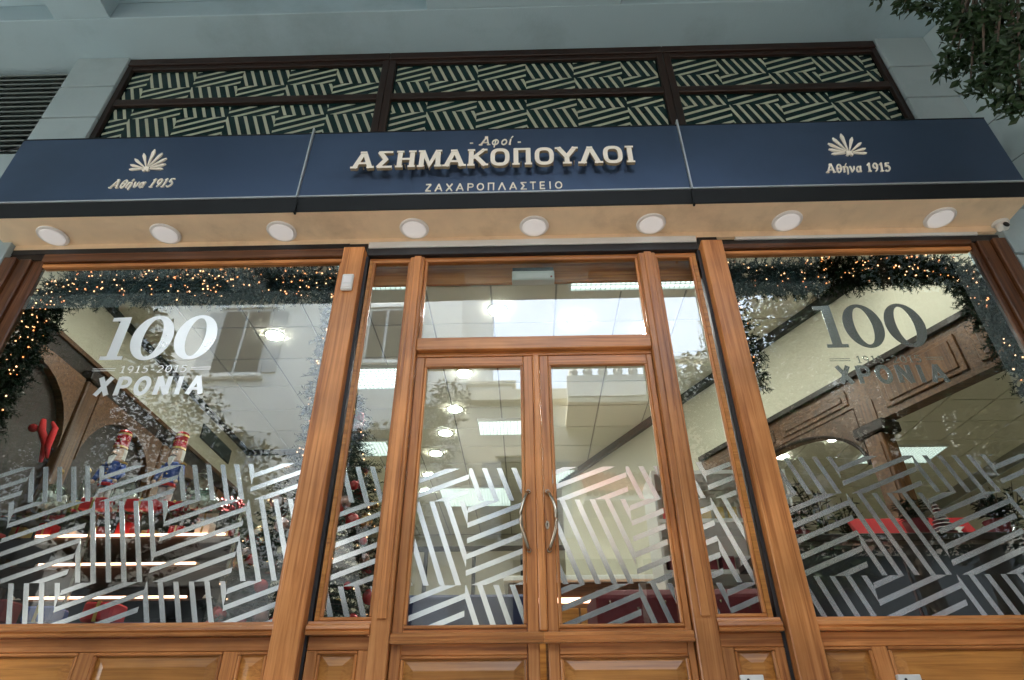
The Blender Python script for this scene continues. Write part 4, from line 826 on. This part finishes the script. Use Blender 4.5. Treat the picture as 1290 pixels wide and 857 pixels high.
def balcony(t, x0, x1, y0, z, m, d=1.1):
    B(x0, x1, y0+.003, y0+d, z, z+.16).build('balcony_slab', m, t); g = MB()
    n = int((x1-x0)/.12)
    for k in range(n+1): g.box(x0+.02+k*(x1-x0-.05)/n, x0+.035+k*(x1-x0-.05)/n, y0+d-.04, y0+d-.025, z+.161, z+1.05)
    g.build('balusters', railm, t)['kind'] = 'stuff'; B(x0, x1, y0+d-.06, y0+d-.01, z+1.051, z+1.10).build('hand_rail', railm, t)
wl = [(-3.22, 7.8, .8, 1.35), (-3.22, 4.4, .8, 1.5), (-3.22, 11.3, .8, 1.4)]+[(x, z, 1.1, 1.7) for x in (-6.6, -9.8, -13, -17, -21, -25) for z in (4.2, 7.5, 10.8, 14)]
b1 = building('tall white street building with shuttered windows and balcony, mirrored in the left windows', -9.2, -1.45, -9, -22, 18, bwhite, [w_ for w_ in wl if w_[0] > -8])
b0 = building('tall dark street building at the far left, mirrored at the edge of the left window', -34, -9.205, -9.01, -22, 15, bdark, [w_ for w_ in wl if w_[0] < -9.5])
for z in (3.4, 10): balcony(b1, -8.8, -5.2, -9, z, bwhite)
for z in (3.4, 6.7, 10): balcony(b0, -20, -10, -9.01, z, bdark)
B(-9.3, -1.3, -9.2, -8.7, 17.6, 18.2).build('cornice', bwhite, b1); B(-9.2, -1.45, -8.999, -8.93, 3.2, 3.36).build('string_course', bwhite, b1)
for x in (-3.4, -7.2): B(x-1.3, x+1.3, -8.998, -8.96, .1, 2.9).build('shop_front', winm, b1)
b2 = building('low beige street building with a roof terrace, mirrored in the doors', -1.445, 9.5, -9.01, -20, 6.65, bbeige, [(x, 3.7, 1.0, 1.6) for x in (0, 6.5, 8.4)])
B(-1.44, 9.6, -9.2, -8.85, 6.651, 6.90).build('roof_edge', bbeige, b2)
B(.86, 7.2, -9.008, -7.8, 6.02, 6.14).build('balcony_slab', bbeige, b2); B(.86, 7.2, -7.9, -7.78, 6.141, 6.62).build('balcony_wall', bwhite, b2)
for k in range(21): MB().lathe([(.06, 0), (.10, .08), (.10, .13), (.05, .22), (.08, .30)], (1.0+k*.30, -7.84, 6.621), 10).build('baluster', bwhite, b2)
B(.80, 7.26, -7.95, -7.73, 6.923, 7.0).build('coping', bwhite, b2)
for k in range(9): B(1.1+k*.75, 1.14+k*.75, -7.0, -6.96+0, 7.0, 7.0).build('x', bbeige, b2) if False else None
for x in (.9, 3.35, 5.8, 8.2): B(x-1.17, x+1.17, -8.998, -8.96, .1, 3.3).build('shop_front', winm, b2)
t = thing('terrace_hut', 'small white hut on the opposite roof terrace', 'hut', (-.9, -11, 6.65)); B(-1.4, -.3, -13, -10.5, 6.651, 7.9).build('walls', bwhite, t); B(-1.44, -.2, -13.1, -10.4, 7.901, 8.0).build('roof', bbeige, t)
t = thing('tiled_canopy', 'brown tiled canopy of the opposite shop mirrored low in the right door leaf', 'canopy', (1.9, -8, 4))
for r_ in range(6):
    for k in range(14): MB().tube([(1.15+k*.13, -8.95+r_*.16, 4.95-r_*.12), (1.15+k*.13, -8.78+r_*.16, 4.84-r_*.12)], .062, 6).build('roof_tile', mat('terracotta_tile', (.20, .07, .035), .8) if (r_, k) == (0, 0) else bpy.data.materials['terracotta_tile'], t)
B(1.05, 3.0, -8.99, -8.0, 4.10, 4.18).build('canopy_beam', bwhite, t)
b3 = building('dark grey street building beyond the trees on the right', 9.6, 34, -9.02, -22, 13, bdark, [(x, z, 1.1, 1.6) for x in (12, 16, 20) for z in (4, 7.4, 10.6)])
# ---- street trees
def crown(n, cs, size, nm, t, seed, flat=.5):
    random.seed(seed); mb = MB(); tw = sum(c_[3]**2 for c_ in cs)
    for _ in range(n):
        x = random.uniform(0, tw); 
        for cx, cy, cz, R in cs:
            x -= R*R
            if x <= 0: break
        d = rv(); p = Vector((cx, cy, cz))+d*R*random.random()**.45*Vector((1, 1, .8)).length/1.62
        a = rv(); a.z *= flat; a.normalize(); b = a.cross(rv()).normalized(); L = size*random.uniform(.7, 1.3); w = L*.24; i = len(mb.v)
        fold = a.cross(b)*w*.35
        mb.v += [tuple(p), tuple(p+a*L*.45+b*w+fold), tuple(p+a*L), tuple(p+a*L*.45-b*w+fold)]; mb.f += [[i, i+1, i+2], [i, i+2, i+3]]
    o = mb.build(nm, leafm, t); o['kind'] = 'stuff'; return o
def street_tree(label, x, y, H, cs, n, seed, size=.10):
    t = thing('street_tree', label, 'tree', (x, y, -.01), None); w = MB().tube([(x, y, -.01), (x+.05, y, 1.2), (x-.04, y+.05, 2.4), (x, y, H)], [.16, .13, .11, .05], 10); w.build('trunk', bark, t, smooth=True)
    b = MB()
    for cx, cy, cz, R in cs: b.tube([(x-.03, y+.03, 2.3+.3*random.random()), ((x+cx)/2, (y+cy)/2, (2.5+cz)/2+.3), (cx, cy, cz)], [.07, .045, .015], 7)
    b.build('branches', bark, t, smooth=True); crown(n, cs, size, 'crown', t, seed); return t
street_tree('leafy street tree to the right, mirrored in the right shop window', 4.9, -5.0, 5, [(4.9, -5, 5.2, 1.5), (3.6, -5.2, 4.2, 1.0), (5.8, -4.6, 4.3, 1.2), (4.2, -5.6, 6.2, 1.2), (6.4, -5.6, 5.6, 1.3), (3.2, -5.4, 3.4, .7), (5.2, -5.2, 3.2, .9), (7.6, -5, 4.8, 1.3), (2.9, -5.6, 5.0, .7), (3.9, -5.3, 2.6, .7), (6.2, -5.0, 3.0, 1.0), (3.0, -5.3, 4.2, .6), (5.4, -5.4, 6.4, 1.0), (7.0, -5.2, 6.2, 1.2)], 42000, 3)
street_tree('added unseen street tree that shades the pavement on the left', -8.6, -5.0, 5.2, [(-8.6, -5, 6.0, 1.7), (-7.2, -5.0, 5.0, 1.2), (-9.9, -4.8, 5.2, 1.3), (-8.4, -5.6, 7.6, 1.5), (-7.6, -5.2, 6.8, 1.2), (-9.8, -5.4, 6.8, 1.3), (-6.5, -5.2, 5.9, .8)], 22000, 13, .13)  # added out of view to shade the paving and darken the overhang's left end
street_tree('leafy street tree across the road, mirrored in the left door leaf and window', -2.6, -7.6, 4.4, [(-2.6, -7.6, 4.6, .9), (-3.4, -7.5, 4.0, .7), (-1.9, -7.6, 5.1, .7), (-2.3, -7.6, 3.7, .6), (-1.5, -7.6, 5.9, .5)], 6500, 5)
street_tree('broad dark street tree across the road, mirrored low in the left shop window', -6.4, -6.6, 4.0, [(-6.4, -6.6, 5.0, 1.2), (-7.8, -6.5, 4.4, 1.1), (-5.0, -6.8, 4.2, .9), (-6.3, -6.6, 3.4, 1.1), (-8.6, -6.4, 5.4, 1.2), (-4.3, -6.9, 3.4, .7), (-9.2, -6.3, 3.8, 1.1)], 14000, 8)
# the branch reaching in at top right belongs to its own tree at the kerb
bt = thing('overhanging_tree', 'dark green leafy branch hanging in at the top right corner', 'tree', (4.3, -2.9, 0))
MB().tube([(4.3, -2.9, 0), (4.35, -2.9, 1.5), (4.25, -2.85, 3.0), (4.2, -2.7, 4.2)], [.13, .11, .09, .06], 10).build('trunk', bark, bt, smooth=True)
cl_ = []
for px, py, R, yy in ((1108, -4, 10, -1.0), (1140, 2, 14, -1.0), (1175, 2, 22, -.95), (1205, 18, 26, -1.0), (1232, 32, 26, -1.05), (1262, 25, 40, -1.1), (1280, 62, 34, -1.1), (1235, 62, 22, -1.0), (1205, 70, 15, -.95), (1188, 88, 12, -.9), (1208, 92, 12, -.9), (1255, 88, 26, -1.05), (1285, 110, 26, -1.1), (1240, 108, 16, -1.0), (1222, 112, 10, -.95), (1262, 125, 16, -1.0), (1272, 142, 8, -1.0), (1288, 135, 14, -1.05), (1196, 45, 12, -.95)):
    p = at(px, py, yy); dep = (p-CAMP).dot(F_); cl_.append((p.x, p.y, p.z, R*dep/FPX))
random.seed(11); b = MB(); hub = Vector((3.75, -1.9, 4.75))
b.tube([(4.2, -2.7, 4.2), tuple(hub), (3.1, -1.3, 4.85)], [.06, .035, .02], 7)
for cx, cy, cz, R in cl_: 
    s0 = Vector((3.1, -1.3, 4.85)); b.tube([s0, s0.lerp(Vector((cx, cy, cz)), .5)+rv()*.06, (cx, cy, cz)], [.014, .010, .004], 5)
b.build('branches', bark, bt); crown(2000, cl_, .058, 'leaves', bt, 21, .8)
crown(2500, [(4.3, -2.6, 5.0, .7), (4.9, -3.1, 4.6, .8), (4.0, -2.9, 4.5, .6), (4.6, -2.4, 4.3, .6)], .08, 'crown', bt, 22)
# ---- parked cars mirrored low in the doors
def car(label, x, y, m):
    t = thing('parked_car', label, 'car', (x, y, -.14)); z0 = -.14
    prof = [(-2.1, .35), (-2.12, .62), (-2.0, .80), (-1.35, .92), (-.75, 1.36), (.45, 1.42), (1.15, 1.30), (1.85, .98), (2.08, .90), (2.1, .45), (2.0, .30), (-1.95, .28)]
    b = MB(); W2 = .84; n = len(prof); i = 0
    for sy, k in ((-W2, .97), (-W2*.8, 1), (W2*.8, 1), (W2, .97)):
        b.v += [(x+px*(.985 if abs(sy) == W2 else 1), y+sy*(1 if pz < .95 else .78), z0+pz*(1 if pz > 1 else 1)) for px, pz in prof]
    for a in range(3): b.f += [[a*n+k, a*n+(k+1) % n, (a+1)*n+(k+1) % n, (a+1)*n+k] for k in range(n)]
    b.f += [list(range(n)), list(range(4*n-1, 3*n-1, -1))]; b.build('body', m, t, smooth=False)
    for s in (-1, 1):
        wy = y+s*(W2*.78+.02); MB().prism([(x-1.2, z0+.96), (x-.72, z0+1.31), (x-.08, z0+1.35), (x-.08, z0+.96)], wy-.012, wy+.012).build('side_window', winm, t); MB().prism([(x-.0, z0+.96), (x-.0, z0+1.35), (x+.45, z0+1.36), (x+1.05, z0+1.25), (x+1.25, z0+.99)], wy-.012, wy+.012).build('side_window', winm, t)
        for wx in (-1.3, 1.3):
            c_ = (x+wx, y+s*.80-.1, z0+.31); w_ = MB().lathe([(.20, 0), (.31, .02), (.31, .18), (.20, .2)], c_, 20, ax=1).build('wheel', black, t); MB().lathe([(.19, -.004), (.05, -.02)] if s < 0 else [(.19, .204), (.05, .22)], c_, 16, ax=1).build('rim', steel, w_)
    P_ = lambda px, pz, sy: (x+px, y+sy, z0+pz)
    MB().quadbox([P_(-1.33, .95, -.60), P_(-1.33, .95, .60), P_(-.80, 1.35, .54), P_(-.80, 1.35, -.54), P_(-1.35, .97, -.60), P_(-1.35, .97, .60), P_(-.82, 1.37, .54), P_(-.82, 1.37, -.54)]).build('windscreen', winm, t)
    for s in (-1, 1): MB().ball((x-2.05, y+s*.6, z0+.66), .09, 10).build('headlight', lampw, t)
car('silver parked car at the opposite kerb, mirrored low in the doors', 1.6, -7.4, mat('silver_car_paint', (.45, .47, .48), .25, metal=.7)); car('red parked car at the opposite kerb', 6.6, -7.4, mat('red_car_paint', (.35, .01, .015), .25, coat=.8)); car('dark blue parked car at the opposite kerb on the left', -3.6, -7.4, mat('blue_car_paint', (.015, .025, .09), .25, coat=.8))

w = tag(MB().tube([(-4.3, -.01, 4.235), (-4.12, -.012, 4.262), (-4.02, -.012, 4.225), (-3.93, -.012, 4.262), (-3.868, -.04, 4.25), (-3.86, -.052, 4.19), (-3.6, -.053, 4.176), (-3.398, -.052, 4.182), (-3.392, -.03, 4.12), (-3.40, -.035, 4.0)], .005, 6).build('loose_cable', black), 'thin loose cable along a joint of the left stone pillar below the louvre grille', 'cable')
